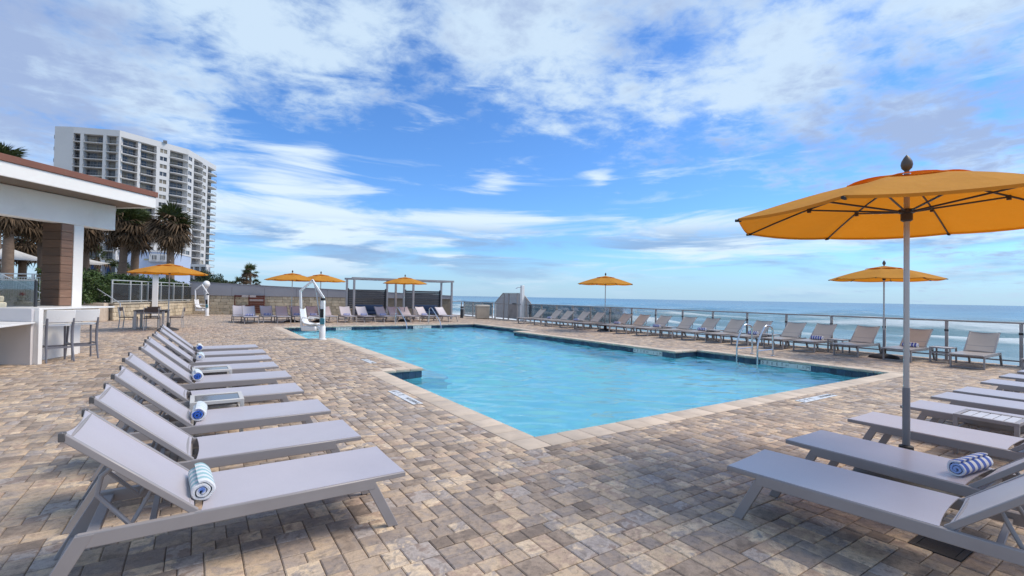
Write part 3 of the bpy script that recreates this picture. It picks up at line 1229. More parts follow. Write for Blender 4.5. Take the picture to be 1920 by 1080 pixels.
LG = "sun loungers in the row beside the pool bar"
left_rows = [(1.17, 3.325), (1.145, 4.255), (1.13, 5.265), (1.08, 6.415), (1.12, 7.535), (1.09, 8.63), (1.11, 9.65), (1.13, 10.66), (1.10, 11.77)]
left_lab = ["nearest grey sling lounger on the bar side with a mint striped towel",
            "grey sling lounger without a towel between the two striped-towel loungers nearest the bar side corner",
            "grey lounger with a white and blue rolled towel, third along the bar side row",
            "grey lounger partly behind the bigger pale side table, fourth along the bar side",
            "grey lounger with a solid blue towel end, fifth along the bar side row",
            "grey lounger partly behind the second pale side table, sixth along the bar side",
            "grey lounger with a pale rolled towel just past the second pale side table",
            "grey lounger without a towel, eighth along the bar side row",
            "farthest grey lounger of the bar side row, before the black parasol base"]
proto = make_lounger("sun_lounger", left_lab[0], LG)
proto.location = (left_rows[0][0], left_rows[0][1], 0)
proto.rotation_euler = (0, 0, math.pi)
for i, (x, y) in enumerate(left_rows[1:], 1):
    dup(proto, (x, y, 0), math.pi + random.uniform(-0.012, 0.012), left_lab[i])

RG = "sun loungers in the row in front of the pool end"
right_rows = [(3.445, 2.02), (4.47, 2.10), (5.77, 2.16), (7.04, 2.13), (8.05, 2.14), (8.87, 2.13), (10.21, 2.15), (11.33, 2.17), (12.45, 2.16)]
right_lab = ["grey lounger nearest the camera beside the floor drain, on the parasol side",
             "grey lounger holding a rolled towel next to the large parasol pole",
             "grey lounger just past the large parasol pole",
             "grey lounger behind the pale slatted side table",
             "fifth grey lounger from the floor drain in the parasol side row",
             "sixth grey lounger from the floor drain in the parasol side row",
             "seventh grey lounger from the floor drain in the parasol side row",
             "eighth grey lounger from the floor drain, foot end just in view",
             "ninth grey lounger from the floor drain, at the picture edge"]
for i, (x, y) in enumerate(right_rows):
    dup(proto, (x, y, 0), -math.pi / 2 + (rad(6.2) if i == 0 else random.uniform(-0.015, 0.02)), right_lab[i], RG)

# along the glass fence by the sea
FG = "sun loungers in the row along the glass sea fence"
fence_y = [2.33, 3.52, 4.90, 6.06, 7.18, 8.08, 9.22, 10.20, 11.26, 12.20, 13.40, 14.55, 15.65, 17.35, 18.45, 19.65, 20.70, 22.15]
fence_towel = {0, 2 - 1 + 1, 4, 6, 8, 10, 12, 14, 16}
flp = make_lounger("sun_lounger", "x", FG, upright=True)
for i, y in enumerate(fence_y):
    lab = "taupe lounger facing the pool, %s along the sea fence counted from the parasol side" % ORD[i]
    if i == 0:
        tag(flp, lab)
        flp.location = (15.06, y, 0)
    else:
        dup(flp, (15.06 + random.uniform(-0.05, 0.06), y, 0), random.uniform(-0.02, 0.02), lab)

# along the back wall
BG = "sun loungers in the row before the grey back wall"
back_x = [(2.14, 25.6, 0.02), (3.00, 26.2, 0.03), (3.55, 25.6, -0.03), (4.40, 26.1, 0.04), (5.10, 25.8, 0.0), (5.75, 25.5, 0.03), (6.70, 25.4, -0.02),
          (7.66, 25.3, 0.05), (8.70, 25.2, 0.06), (9.45, 25.3, 0.05), (10.12, 25.0, 0.10), (11.18, 25.1, 0.12), (12.35, 24.8, 0.14), (1.75, 26.5, 0.0)]
for i, (x, y, r) in enumerate(back_x):
    if i == 13:
        lab = "outermost grey lounger before the brown slatted screen at the back wall"
    else:
        lab = "grey lounger facing the pool, %s from the brown slatted screen along the back wall" % ORD[i]
    dup(proto, (x, y, 0), math.pi / 2 + r, lab, BG)


# ------------------------------------------------------------------ rolled towels
def towel_mat(name, ca, cb, core, freq, cr=0.046):
    m, n, l, p = nt(name)
    tc = n.new("ShaderNodeTexCoord")
    sp = n.new("ShaderNodeSeparateXYZ")
    l.new(tc.outputs["Object"], sp.inputs[0])
    wob = noi(n, l, tc.outputs["Object"], 9, 3, 0.5)
    y = mth(n, l, "ADD", sp.outputs[1], mth(n, l, "MULTIPLY", wob, 0.012))
    s = mth(n, l, "SINE", mth(n, l, "MULTIPLY", y, freq))
    f = rng_(n, l, s, -0.25, 0.15, smooth=True)
    c = mixc(n, l, f, ca, cb)
    ends = rng_(n, l, mth(n, l, "ABSOLUTE", sp.outputs[1]), 0.168, 0.172)
    x2 = mth(n, l, "POWER", sp.outputs[0], 2.0)
    z2 = mth(n, l, "POWER", mth(n, l, "SUBTRACT", sp.outputs[2], 0.062), 2.0)
    rr = mth(n, l, "SQRT", mth(n, l, "ADD", x2, z2))
    rim = mixc(n, l, rng_(n, l, mth(n, l, "ADD", rr, mth(n, l, "MULTIPLY", wob, 0.02)), cr, cr + 0.014), core, ca)
    c = mixc(n, l, ends, c, rim)
    l.new(c, p.inputs["Base Color"])
    p.inputs["Roughness"].default_value = 1.0
    p.inputs["Specular IOR Level"].default_value = 0.1
    p.inputs["Sheen Weight"].default_value = 0.3
    t = noi(n, l, tc.outputs["Object"], 190, 4, 0.7)
    l.new(bump(n, l, t, 0.9, 0.006), p.inputs["Normal"])
    return m


WHITE_T = (0.72, 0.74, 0.76)
MAT["towel_mint"] = towel_mat("towel_mint_stripes", WHITE_T, (0.30, 0.52, 0.55), (0.13, 0.24, 0.60), 92, 0.020)
MAT["towel_blue"] = towel_mat("towel_blue_stripes", WHITE_T, (0.045, 0.12, 0.48), (0.30, 0.45, 0.80), 92)
MAT["towel_deep"] = towel_mat("towel_deep_blue_stripes", WHITE_T, (0.035, 0.045, 0.36), (0.10, 0.16, 0.5), 92, 0.03)
MAT["towel_core"] = towel_mat("towel_with_blue_core", WHITE_T, (0.55, 0.66, 0.70), (0.03, 0.12, 0.52), 92)


def towel_mesh(mat, seed):
    """A rolled bath towel: a spiral of terry cloth about 34 cm long, axis along y, resting at z = 0."""
    r = random.Random(seed)
    mb = MB()
    turns, n = 2.6, 74
    HALF = 0.172
    sec_o, sec_i = [], []
    for k in range(n + 1):
        t = k / n
        a = turns * 2 * math.pi * t - 1.9
        rad_ = 0.013 + 0.055 * t
        th = 0.017
        squash = 0.93
        wob = 1 + 0.035 * math.sin(5 * a + seed) * t
        sec_o.append(((rad_ * wob) * math.cos(a), (rad_ * wob) * squash * math.sin(a)))
        sec_i.append(((rad_ * wob - th) * math.cos(a), (rad_ * wob - th) * squash * math.sin(a)))
    zmin = min(p[1] for p in sec_o)
    ys = [-HALF, -HALF + 0.012, -HALF * 0.55, 0, HALF * 0.5, HALF - 0.012, HALF]
    m_ = len(ys)
    V = []
    for side in (sec_o, sec_i):
        for k, (x, z) in enumerate(side):
            for j, y in enumerate(ys):
                edge = j in (0, m_ - 1)
                dr = 0.90 if edge else 1 + 0.02 * math.sin(j * 2.1 + k * 0.09 + seed)
                shift = (0.010 * (1 - k / n)) * (1 if y > 0 else -1) if edge else 0
                V.append((x * (dr if side is sec_o else 1), y + shift, z * (dr if side is sec_o else 1) - zmin))
    off = (n + 1) * m_
    F = []
    for k in range(n):
        for j in range(m_ - 1):
            a = k * m_ + j
            F.append((a, a + 1, a + m_ + 1, a + m_))
            F.append((off + a, off + a + m_, off + a + m_ + 1, off + a + 1))
        for j, flip in ((0, False), (m_ - 1, True)):
            a = k * m_ + j
            q = (a, a + m_, off + a + m_, off + a)
            F.append(q if not flip else tuple(reversed(q)))
    for k in (0, n):
        for j in range(m_ - 1):
            a = k * m_ + j
            F.append((a, a + 1, off + a + 1, off + a))
    mb.add(V, F)
    return mb.mesh("rolled_towel", mat)


TW = {k: towel_mesh(MAT["towel_" + k], s) for k, s in (("mint", 1), ("blue", 4), ("deep", 2), ("core", 7))}
TG = "rolled striped pool towels"


def towel(kind, loc, rz, label):
    o = put("rolled_towel", TW[kind], None, loc, rz, label=label, category="towel", group=TG)
    o.scale = (1.02, 0.98, 1.02)
    return o


SZ = 0.336
towel("mint", (0.035, 3.32, SZ + 0.006), 0.06, "rolled towel with mint stripes on the nearest bar side lounger")
towel("core", (0.03, 5.27, SZ + 0.006), -0.04, "rolled white towel with blue core on the third bar side lounger")
towel("core", (0.01, 7.56, SZ + 0.006), 0.05, "rolled towel showing a solid blue end, beyond the bigger pale side table")
towel("mint", (0.05, 9.75, SZ), 0.0, "rolled pale towel on the lounger past the second pale side table")
towel("core", (0.04, 11.35, SZ), 0.03, "small rolled towel on the far end of the bar side row")
tb_ = towel("blue", (4.53, 1.03, SZ), math.pi / 2 - 0.12, "rolled blue and white striped towel on lounger by the large parasol pole")
tb_.scale = (0.95, 1.22, 0.95)
for i in sorted(fence_towel):
    towel("deep", (16.09 + random.uniform(-0.02, 0.02), fence_y[i] + random.uniform(-0.03, 0.03), SZ), random.uniform(-0.06, 0.06),
          "navy striped rolled towel on the %s sea fence lounger from the parasol side" % ORD[i])
for i in (0, 1, 3, 4, 6, 7, 8, 11):
    x, y, r = back_x[i]
    towel("deep", (x - math.sin(r) * 1.03, y + math.cos(r) * 1.03, SZ), math.pi / 2 + r,
          "navy striped rolled towel on the %s lounger from the brown slatted screen" % ORD[i])


# ------------------------------------------------------------------ side tables
def make_table(name, label, group, frame, top, slats):
    t = thing(name, label, "side table", group=group)
    a, b, h = 0.235, 0.215, 0.40
    for sx in (-1, 1):
        for sy in (-1, 1):
            MB().beam((sx * (a - 0.018), sy * (b - 0.018), 0), (sx * (a - 0.018), sy * (b - 0.018), h - 0.03), 0.036, 0.036, up=(1, 0, 0)).build("leg", frame, t, bevel=0.003)
    rim = MB()
    rim.beam((-a, -b + 0.02, h - 0.017), (a, -b + 0.02, h - 0.017), 0.04, 0.034).beam((-a, b - 0.02, h - 0.017), (a, b - 0.02, h - 0.017), 0.04, 0.034)
    rim.beam((-a + 0.02, -b + 0.041, h - 0.0175), (-a + 0.02, b - 0.041, h - 0.0175), 0.04, 0.033).beam((a - 0.02, -b + 0.041, h - 0.0175), (a - 0.02, b - 0.041, h - 0.0175), 0.04, 0.033)
    for s in (-1, 1):
        rim.beam((-a + 0.037, s * (b - 0.018), h - 0.15), (a - 0.037, s * (b - 0.018), h - 0.15), 0.025, 0.03)
        rim.beam((s * (a - 0.018), -b + 0.037, h - 0.15), (s * (a - 0.018), b - 0.037, h - 0.15), 0.025, 0.03)
    rim.split("rail", frame, t, bevel=0.003)
    if slats:
        n = 5
        st = (2 * a - 0.085) / n
        for i in range(n):
            x = -a + 0.0425 + (i + 0.5) * st
            MB().box(x - st / 2 + 0.004, x + st / 2 - 0.004, -b + 0.042, b - 0.042, h - 0.020, h - 0.006).build("slat", top, t, bevel=0.002)
    else:
        MB().box(-a + 0.041, a - 0.041, -b + 0.041, b - 0.041, h - 0.018, h - 0.008).build("table_top", top, t)
    return t


STG = "low side tables between the loungers"
tb = make_table("side_table", "pale side table with a dark glossy top, the bigger looking one on the bar side", STG, MAT["frame_pale"], MAT["table_glass"], False)
tb.location = (0.19, 6.01 - 0.13, 0)
dup(tb, (0.19, 8.14 - 0.03, 0), 0.03, "pale side table with a dark glossy top, the second along the bar side row")
ts = make_table("side_table", "taupe side table with a pale slatted top beside the large parasol", STG, MAT["frame"], MAT["slat_top"], True)
ts.location = (6.62, 1.36, 0)
ts.rotation_euler = (0, 0, math.pi / 2)
for i, y in enumerate((4.21, 6.62, 8.65, 10.73, 12.80, 18.0)):
    dup(ts, (16.15, y, 0), random.uniform(-0.03, 0.03), "taupe slatted side table, %s along the sea fence from the parasol side" % ORD[i])


# ------------------------------------------------------------------ parasols
def make_umbrella(name, label, group, R=1.36, rim=2.235, apex=2.60, pole_r=0.021, cut_base=False):
    t = thing(name, label, "parasol", group=group)
    N, SUB, RR = 8, 6, 9

    def surf(r, a, lift=0.0):
        k = a / (2 * math.pi / N)
        fr_ = k - math.floor(k) - 0.5
        edge = 1.0 - (1 - math.cos(math.pi / N)) * 0  # corners carry full radius
        ang = math.pi / N
        flat = math.cos(ang) / math.cos((fr_) * 2 * ang)      # straight side between two ribs
        rr_ = r * flat
        u = r / R
        zz = apex + (rim - apex) * (u ** 1.06) + 0.028 * math.sin(math.pi * u)
        sag = 0.045 * u * (1 - (2 * fr_) ** 2)
        return Vector((rr_ * math.cos(a), rr_ * math.sin(a), zz - sag * 0.55 + lift))

    mb = MB()
    r0 = 0.30
    nseg = N * SUB
    P = []
    for i in range(RR + 1):
        r = r0 + (R - r0) * i / RR
        for k in range(nseg):
            P.append(surf(r, (k + 0.0) * 2 * math.pi / nseg))
    F = [(i * nseg + k, (i + 1) * nseg + k, (i + 1) * nseg + (k + 1) % nseg, i * nseg + (k + 1) % nseg) for i in range(RR) for k in range(nseg)]
    # short hem turned down at the rim
    o = RR * nseg
    hem = [p + Vector((0, 0, -0.022)) - Vector((p.x, p.y, 0)).normalized() * 0.006 for p in P[o:o + nseg]]
    F += [(o + k, len(P) + k, len(P) + (k + 1) % nseg, o + (k + 1) % nseg) for k in range(nseg)]
    can = mb.add(P + hem, F).build("canopy", MAT["canopy"], t)
    vb = MB()
    P = []
    for i in range(5):
        r = 0.03 + (0.46 - 0.03) * i / 4
        for k in range(nseg):
            fr_ = (k % SUB) / SUB - 0.5
            lift = 0.014 + (0.022 * (1 - (2 * fr_) ** 2) * (i / 4) ** 2) - (0.008 * (2 * abs(fr_)) ** 6 * (i / 4))
            P.append(surf(r, k * 2 * math.pi / nseg, lift))
    F = [(i * nseg + k, (i + 1) * nseg + k, (i + 1) * nseg + (k + 1) % nseg, i * nseg + (k + 1) % nseg) for i in range(4) for k in range(nseg)]
    vb.add(P, F).build("vent", MAT["vent"], can)
    MB().lathe([(pole_r, 0.0), (pole_r, apex + 0.02)], 14).build("pole", MAT["alu"], t)
    MB().lathe([(pole_r + 0.006, 0.30), (pole_r + 0.006, 0.78), (pole_r + 0.003, 0.79)], 14).build("sleeve", M("pole_sleeve", (0.18, 0.18, 0.19), 0.4), t)
    hubz = rim + 0.05
    MB().lathe([(pole_r + 0.008, hubz - 0.085), (0.042, hubz - 0.075), (0.042, hubz - 0.02), (0.058, hubz - 0.012), (0.058, hubz + 0.018), (pole_r + 0.004, hubz + 0.025)], 14).build("hub", MAT["dark_metal"], t)
    MB().lathe([(0.045, apex - 0.075), (0.05, apex - 0.02), (0.02, apex - 0.005)], 12).build("crown_hub", MAT["dark_metal"], t)
    MB().lathe([(0.016, apex + 0.0), (0.018, apex + 0.035), (0.036, apex + 0.055), (0.043, apex + 0.085), (0.038, apex + 0.115), (0.020, apex + 0.150), (0.004, apex + 0.170)], 14).build(
        "finial", M("bronze_finial", (0.10, 0.075, 0.06), 0.45), t)
    for k in range(N):
        a = k * 2 * math.pi / N
        e = Vector((math.cos(a), math.sin(a), 0))
        pts = [surf(0.05 + (R - 0.06) * q / 5, a, -0.022) for q in range(6)]
        rib = MB().tube(pts, 0.0085, 6).build("rib", MAT["dark_metal"], t)
        m_ = surf(R * 0.56, a, -0.03)
        MB().tube([e * 0.05 + Vector((0, 0, hubz)), m_], 0.0085, 6).build("strut", MAT["dark_metal"], t)
        MB().box(-0.014, 0.014, -0.014, 0.014, -0.02, 0.02).xform(Matrix.Translation(m_ + Vector((0, 0, -0.005)))).build("joint", MAT["dark_metal"], rib)
        MB().tube([pts[-1] - e * 0.02, pts[-1] + e * 0.03], 0.013, 6).build("rib_tip", MAT["rubber"], rib)
    MB().lathe([(0.36, 0.0), (0.365, 0.02), (0.34, 0.055), (0.20, 0.105), (0.06, 0.13), (0.05, 0.30), (pole_r + 0.004, 0.31)], 28).build("base", MAT["iron"], t)
    return t


UG = "amber canvas parasols round the pool"
um = make_umbrella("parasol", "large amber parasol between the loungers nearest the camera", UG)
um.location = (5.03, 1.55, 0)
um.rotation_euler = (0, 0, rad(3))
for (x, y, rz, lab) in ((15.80, 5.37, 0.2, "amber parasol at the sea fence beside the large near parasol's pole"),
                        (15.6, 15.95, 0.35, "amber parasol standing alone halfway along the sea fence"),
                        (9.95, 26.4, 0.1, "amber parasol in front of the grey pergola"),
                        (4.05, 26.9, 0.0, "amber parasol behind the tall white pool lift, the one farther from the pergola"),
                        (5.45, 26.9, 0.3, "amber parasol just beside the pool lift arm, the one closer to the pergola"),
                        (-0.93, 22.3, 0.25, "amber parasol over the dining table near the glass terrace fence")):
    o = dup(um, (x, y, 0), rz, lab)
    k_ = 0.95
    o.scale = (k_, k_, 0.97)

# ------------------------------------------------------------------ floor drain
dr = thing("floor_drain", "dark iron floor drain grate under the nearest parasol side lounger", "drain", ((DRAIN[0] + DRAIN[1]) / 2, (DRAIN[2] + DRAIN[3]) / 2, 0))
hx_, hy_ = (DRAIN[1] - DRAIN[0]) / 2, (DRAIN[3] - DRAIN[2]) / 2
fr_ = MB().box(-hx_ - 0.03, hx_ + 0.03, -hy_ - 0.03, -hy_, -0.05, 0.003).box(-hx_ - 0.03, hx_ + 0.03, hy_, hy_ + 0.03, -0.05, 0.003)
fr_.box(-hx_ - 0.03, -hx_, -hy_ + 0.0005, hy_ - 0.0005, -0.05, 0.003).box(hx_, hx_ + 0.03, -hy_ + 0.0005, hy_ - 0.0005, -0.05, 0.003)
fr_.split("drain_frame", MAT["iron"], dr, bevel=0.002)
gm = MB().box(-0.007, 0.007, -hy_ + 0.004, hy_ - 0.004, -0.025, 0.001).mesh("grate_bar", MAT["iron"], bevel=0.002)
for i in range(17):
    put("grate_bar", gm, dr, (-hx_ + (i + 0.5) * 2 * hx_ / 17, 0, 0))


# ------------------------------------------------------------------ structures: materials
MAT["fence_post"] = M("weathered_fence_metal", (0.40, 0.37, 0.355), 0.5, 0.12, 6, dirt=(0.30, 0.27, 0.25), dirt_amt=0.4)
MAT["fence_rail"] = M("fence_rail_metal", (0.33, 0.30, 0.285), 0.42, 0.12, 5)
MAT["clear"] = glass_mat("clear_pane", (0.93, 0.965, 0.97), 0.9, 0.97)
MAT["tinted"] = glass_mat("tinted_pane", (0.62, 0.70, 0.70), 1.0, 0.93, 0.05)
MAT["white"] = M("white_painted_render", (0.83, 0.81, 0.77), 0.55, 0.04, 1.5, 0.06, 60, dirt=(0.62, 0.60, 0.56), dirt_amt=0.35)
MAT["white_gloss"] = M("white_plastic", (0.84, 0.83, 0.81), 0.32, 0.03, 4)
MAT["grey_wall"] = M("grey_painted_wall", (0.33, 0.325, 0.345), 0.7, 0.08, 0.8, 0.1, 40, dirt=(0.27, 0.27, 0.28), dirt_amt=0.4)
MAT["stone"] = M("limestone_block", (0.54, 0.455, 0.325), 0.85, 0.18, 5, 0.5, 40, objvar=0.22, dirt=(0.26, 0.22, 0.17), dirt_amt=0.5)
MAT["mortar"] = M("wall_mortar", (0.24, 0.205, 0.155), 0.95, 0.2, 6)
MAT["alu_fence"] = M("silver_fence_metal", (0.52, 0.54, 0.55), 0.35, 0.06, 4, metal=0.3)
MAT["wood"] = M("brown_board", (0.115, 0.062, 0.035), 0.5, 0.25, 3, 0.15, 30, stretch=(0.6, 0.6, 9), objvar=0.25)
MAT["wood_pale"] = M("brown_board_edge", (0.22, 0.125, 0.08), 0.5, 0.2, 3, 0.15, 30, stretch=(0.6, 0.6, 9), objvar=0.2)
MAT["wood_red"] = M("red_brown_slat", (0.125, 0.035, 0.022), 0.6, 0.25, 3, 0.15, 30, objvar=0.2)
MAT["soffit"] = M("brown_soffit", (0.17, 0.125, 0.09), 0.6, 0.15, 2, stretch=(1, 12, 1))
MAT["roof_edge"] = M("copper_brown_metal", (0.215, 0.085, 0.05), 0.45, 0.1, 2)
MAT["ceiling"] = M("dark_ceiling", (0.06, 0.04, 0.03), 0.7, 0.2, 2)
MAT["grey_paint"] = M("grey_paint", (0.30, 0.31, 0.34), 0.55, 0.08, 3)
MAT["pergola"] = M("pergola_grey_metal", (0.30, 0.30, 0.32), 0.45, 0.1, 4)
MAT["louvre"] = M("charcoal_louvre", (0.032, 0.034, 0.040), 0.42, 0.12, 5)
MAT["navy"] = M("navy_cushion", (0.012, 0.035, 0.09), 0.85, 0.15, 6, 0.1, 80)

# ------------------------------------------------------------------ glass fence along the sea
FX = 17.0
fence = thing("glass_fence", "long glass fence with grey posts and flat top rail along the sea", "fence", (FX, 0, 0))
PY = [2.95 + 1.408 * k for k in range(-2, 22)]
GATE = (23.6, 28.1)
post_me = MB().box(-0.032, 0.032, -0.032, 0.032, 0.0, 1.045).mesh("post", MAT["fence_post"], bevel=0.004)
foot_me = MB().box(-0.07, 0.07, -0.07, 0.07, 0.0, 0.012).mesh("base_plate", MAT["fence_post"], bevel=0.003)
clip_me = MB().box(-0.012, 0.012, -0.042, 0.042, -0.03, 0.03).mesh("glass_clip", MAT["rubber"], bevel=0.003)
for y in PY:
    if GATE[0] < y < GATE[1]:
        continue
    p = put("post", post_me, fence, (0, y, 0))
    put("base_plate", foot_me, p, (0, 0, 0.0))
    put("glass_clip", clip_me, p, (-0.02, 0, 0.80))
rail = MB()
for a, b in ((-0.2, GATE[0] + 0.2), (GATE[1] - 0.05, 32.7)):
    rail.beam((0, a, 1.066), (0, b, 1.066), 0.085, 0.042)
rail.split("top_rail", MAT["fence_rail"], fence, bevel=0.006)
low = MB()
for a, b in zip(PY[:-1], PY[1:]):
    if GATE[0] < a + 0.7 < GATE[1]:
        continue
    low.beam((0, a + 0.034, 0.12), (0, b - 0.034, 0.12), 0.03, 0.035)
    MB().box(-0.005, 0.005, a + 0.045, b - 0.045, 0.139, 1.040).build("pane", MAT["clear"], fence, smooth=False)
low.split("bottom_rail", MAT["fence_rail"], fence)
# the corner return, across the end of the deck towards the back wall
ret = thing("glass_fence", "short glass fence return joining the sea fence to the low end of the grey wall", "fence", (FX, 32.75, 0))
for k in range(3):
    p = put("post", post_me, ret, (-0.1 - 1.25 * k, 0, 0))
    put("base_plate", foot_me, p)
    if k < 2:
        MB().box(-1.30 - 1.25 * k, -0.15 - 1.25 * k, -0.005, 0.005, 0.139, 1.040).build("pane", MAT["clear"], ret, smooth=False)
MB().beam((0.05, 0, 1.066), (-2.75, 0, 1.066), 0.085, 0.042).build("top_rail", MAT["fence_rail"], ret, bevel=0.006)

# ------------------------------------------------------------------ gate in the fence
gate = thing("beach_gate", "tall grey picket gate with clipped corners in the glass sea fence", "gate", (FX + 0.06, 0, 0))
GP = [(28.05, 1.08), (27.05, 1.73), (24.75, 1.73), (23.85, 1.12)]


def gate_top(y):
    for (ya, za), (yb, zb) in zip(GP[:-1], GP[1:]):
        if yb <= y <= ya:
            return za + (zb - za) * (ya - y) / (ya - yb)
    return 1.1


for y in (28.05, 26.95, 26.35, 25.30, 24.35, 23.85):
    MB().box(-0.035, 0.035, y - 0.04, y + 0.04, 0, gate_top(min(28.05, max(23.85, y))) - 0.02).build("gate_post", MAT["fence_post"], gate, bevel=0.004)
tr = MB()
for (ya, za), (yb, zb) in zip(GP[:-1], GP[1:]):
    tr.beam((0, ya, za), (0, yb, zb), 0.05, 0.04)
tr.beam((0.0, 26.90, 1.02), (0, 23.90, 1.02), 0.035, 0.035).beam((0.0, 28.0, 1.02), (0, 27.0, 1.02), 0.035, 0.035).beam((0.0, 28.0, 0.10), (0, 23.90, 0.10), 0.035, 0.035)
tr.split("gate_frame", MAT["fence_rail"], gate)
pick = {}
y = 27.92
while y > 23.95:
    h = round(gate_top(y) - 0.03, 2)
    if h not in pick:
        pick[h] = MB().box(-0.008, 0.008, -0.028, 0.028, 0.12, h).mesh("picket", MAT["pergola"])
    put("picket", pick[h], gate, (0.022, y, 0))
    y -= 0.085
MB().box(-0.03, -0.01, 25.34, 26.31, 0.14, 1.0).build("door_panel", M("weathered_gate_panel", (0.30, 0.27, 0.25), 0.6, 0.25, 3), gate)
MB().box(-0.07, -0.035, 25.40, 25.85, 1.035, 1.075).build("latch_bar", MAT["rubber"], gate, bevel=0.004)

# ------------------------------------------------------------------ outdoor shower, bin, bollard
sh = thing("outdoor_shower", "white outdoor shower post with a short head beside the picket gate", "shower", (16.9, 24.55, 0))
MB().box(-0.10, 0.10, -0.10, 0.10, 0.0, 2.22).build("post", MAT["white_gloss"], sh, bevel=0.012)
MB().tube([(-0.1, 0.0, 2.08), (-0.26, 0.10, 2.10), (-0.33, 0.14, 2.06)], 0.018, 8).build("shower_arm", MAT["steel"], sh)
MB().lathe([(0.02, 0.04), (0.07, 0.0), (0.07, -0.012)], 14, (-0.34, 0.145, 2.02)).build("shower_head", MAT["steel"], sh)
MB().tube([(-0.12, 0, 1.05), (-0.16, 0, 1.05)], 0.03, 10).build("tap", MAT["steel"], sh)
MB().lathe([(0.16, 0.0), (0.16, 0.012), (0.12, 0.015)], 18).build("base_plate", MAT["steel"], sh)
bi = thing("towel_bin", "beige box shaped towel bin with pale lid at the end of the glass fence", "bin", (16.0, 27.95, 0), rad(-18))
MB().box(-0.42, 0.42, -0.33, 0.33, 0.03, 0.80).build("body", M("beige_panel", (0.52, 0.44, 0.34), 0.6, 0.08, 4), bi, bevel=0.015)
MB().box(-0.45, 0.45, -0.36, 0.36, 0.802, 0.92).build("lid", M("cream_lid", (0.68, 0.62, 0.52), 0.5, 0.05, 4), bi, bevel=0.03, segs=2)
MB().box(-0.32, 0.32, -0.334, -0.331, 0.12, 0.70).build("door", M("beige_door", (0.48, 0.40, 0.31), 0.6), bi)
bo = thing("bollard_light", "short black bollard light on the deck near the far fence corner", "bollard", (15.05, 29.1, 0))
MB().lathe([(0.13, 0.0), (0.13, 0.02), (0.105, 0.025), (0.105, 0.60)], 16).build("body", MAT["louvre"], bo)
MB().lathe([(0.085, 0.60), (0.085, 0.69)], 16).build("lens", M("frosted_lens", (0.45, 0.47, 0.48), 0.3), bo)
MB().lathe([(0.11, 0.69), (0.11, 0.77), (0.09, 0.785)], 16).build("cap", MAT["louvre"], bo)

# ------------------------------------------------------------------ far wall
C, D2 = Vector((0.10, 37.6, 0)), Vector((13.9, 32.6, 0))
wv_ = (D2 - C)
WL = wv_.length
wa = math.atan2(wv_.y, wv_.x)
wall = thing("boundary_wall", "long stone block wall with a grey painted sloping top at the back of the deck", "wall", C, wa)
MB().box(-0.6, WL + 1.8, 0.06, 0.40, -0.02, 1.235).build("masonry_core", MAT["mortar"], wall)


def wtop(s):
    return 2.07 - 0.0365 * s


cap = MB()
cap.slab([(-0.6, -0.06, 1.237), (WL + 1.8, -0.06, 1.237), (WL + 1.8, -0.06, wtop(WL + 1.8)), (-0.6, -0.06, wtop(-0.6))], (0, 0.5, 0))
cap.build("grey_upper_wall", MAT["grey_wall"], wall, bevel=0.01)
cp = MB()
cp.slab([(-0.65, -0.085, wtop(-0.65) + 0.002), (WL + 1.85, -0.085, wtop(WL + 1.85) + 0.002), (WL + 1.85, -0.085, wtop(WL + 1.85) + 0.05), (-0.65, -0.085, wtop(-0.65) + 0.05)], (0, 0.55, 0))
cp.build("wall_cap", M("wall_cap_grey", (0.27, 0.27, 0.29), 0.6), wall, bevel=0.008)
jt = MB().box(-0.006, 0.006, -0.064, -0.060, 1.25, 1.75).mesh("panel_joint", M("joint_dark", (0.13, 0.13, 0.145), 0.8))
for s in (1.9, 3.9, 5.9, 7.9, 9.9, 11.9):
    o = put("panel_joint", jt, wall, (s, 0, 0))
    o.scale = (1.5, 1, (wtop(s) - 0.02) / 1.75)
    o.location.z = 1.25 - 1.25 * o.scale.z
blk = {}


def stone_course(parent, z0, z1, s0, s1, seed, depth0=0.0, depth1=0.058):
    r = random.Random(seed)
    s = s0 - r.uniform(0, 0.3)
    while s < s1:
        w = r.choice((0.34, 0.42, 0.42, 0.52))
        a, b = max(s, s0), min(s + w, s1)
        if b - a > 0.08:
            key = (round(b - a, 2), round(z1 - z0, 2))
            if key not in blk:
                blk[key] = MB().box(-key[0] / 2 + 0.006, key[0] / 2 - 0.006, 0.0, 0.075, 0.006, key[1] - 0.006).mesh("stone", MAT["stone"], bevel=0.012)
            o = put("stone", blk[key], parent, ((a + b) / 2, depth0 + r.uniform(-0.006, 0.008), z0))
        s += w


nc = 6
for k in range(nc):
    stone_course(wall, k * 1.234 / nc, (k + 1) * 1.234 / nc, -0.6, 11.0 if k > 1 else 9.0, 40 + k)

# ------------------------------------------------------------------ terrace on the side away from the sea
TA, TB = Vector((-3.52, 30.0, 0)), Vector((-0.26, 38.1, 0))
tv = TB - TA
TL = tv.length
ta = math.atan2(tv.y, tv.x)
TH = 0.86
ter = MB().prism([(-3.6, 30.12), (-0.36, 38.2), (1.2, 60), (0, 130), (-60, 130), (-60, 40), (-16, 36.2), (-5.1, 31.0)], -0.02, TH)
ter.build("terrace", M("terrace_paving", (0.40, 0.36, 0.31), 0.85, 0.15, 1.5, 0.2, 30, world_space=True), None, kind="structure", smooth=False)
rw = thing("retaining_wall", "low limestone block retaining wall under the glass terrace fence", "wall", TA, ta)
MB().box(0.0, TL, -0.115, -0.03, -0.02, TH - 0.07).xform(Matrix.Translation((0, 0.06, 0))).build("masonry_core", MAT["mortar"], rw)
for k in range(4):
    stone_course(rw, k * 0.79 / 4, (k + 1) * 0.79 / 4, 0.0, TL, 60 + k, -0.115)
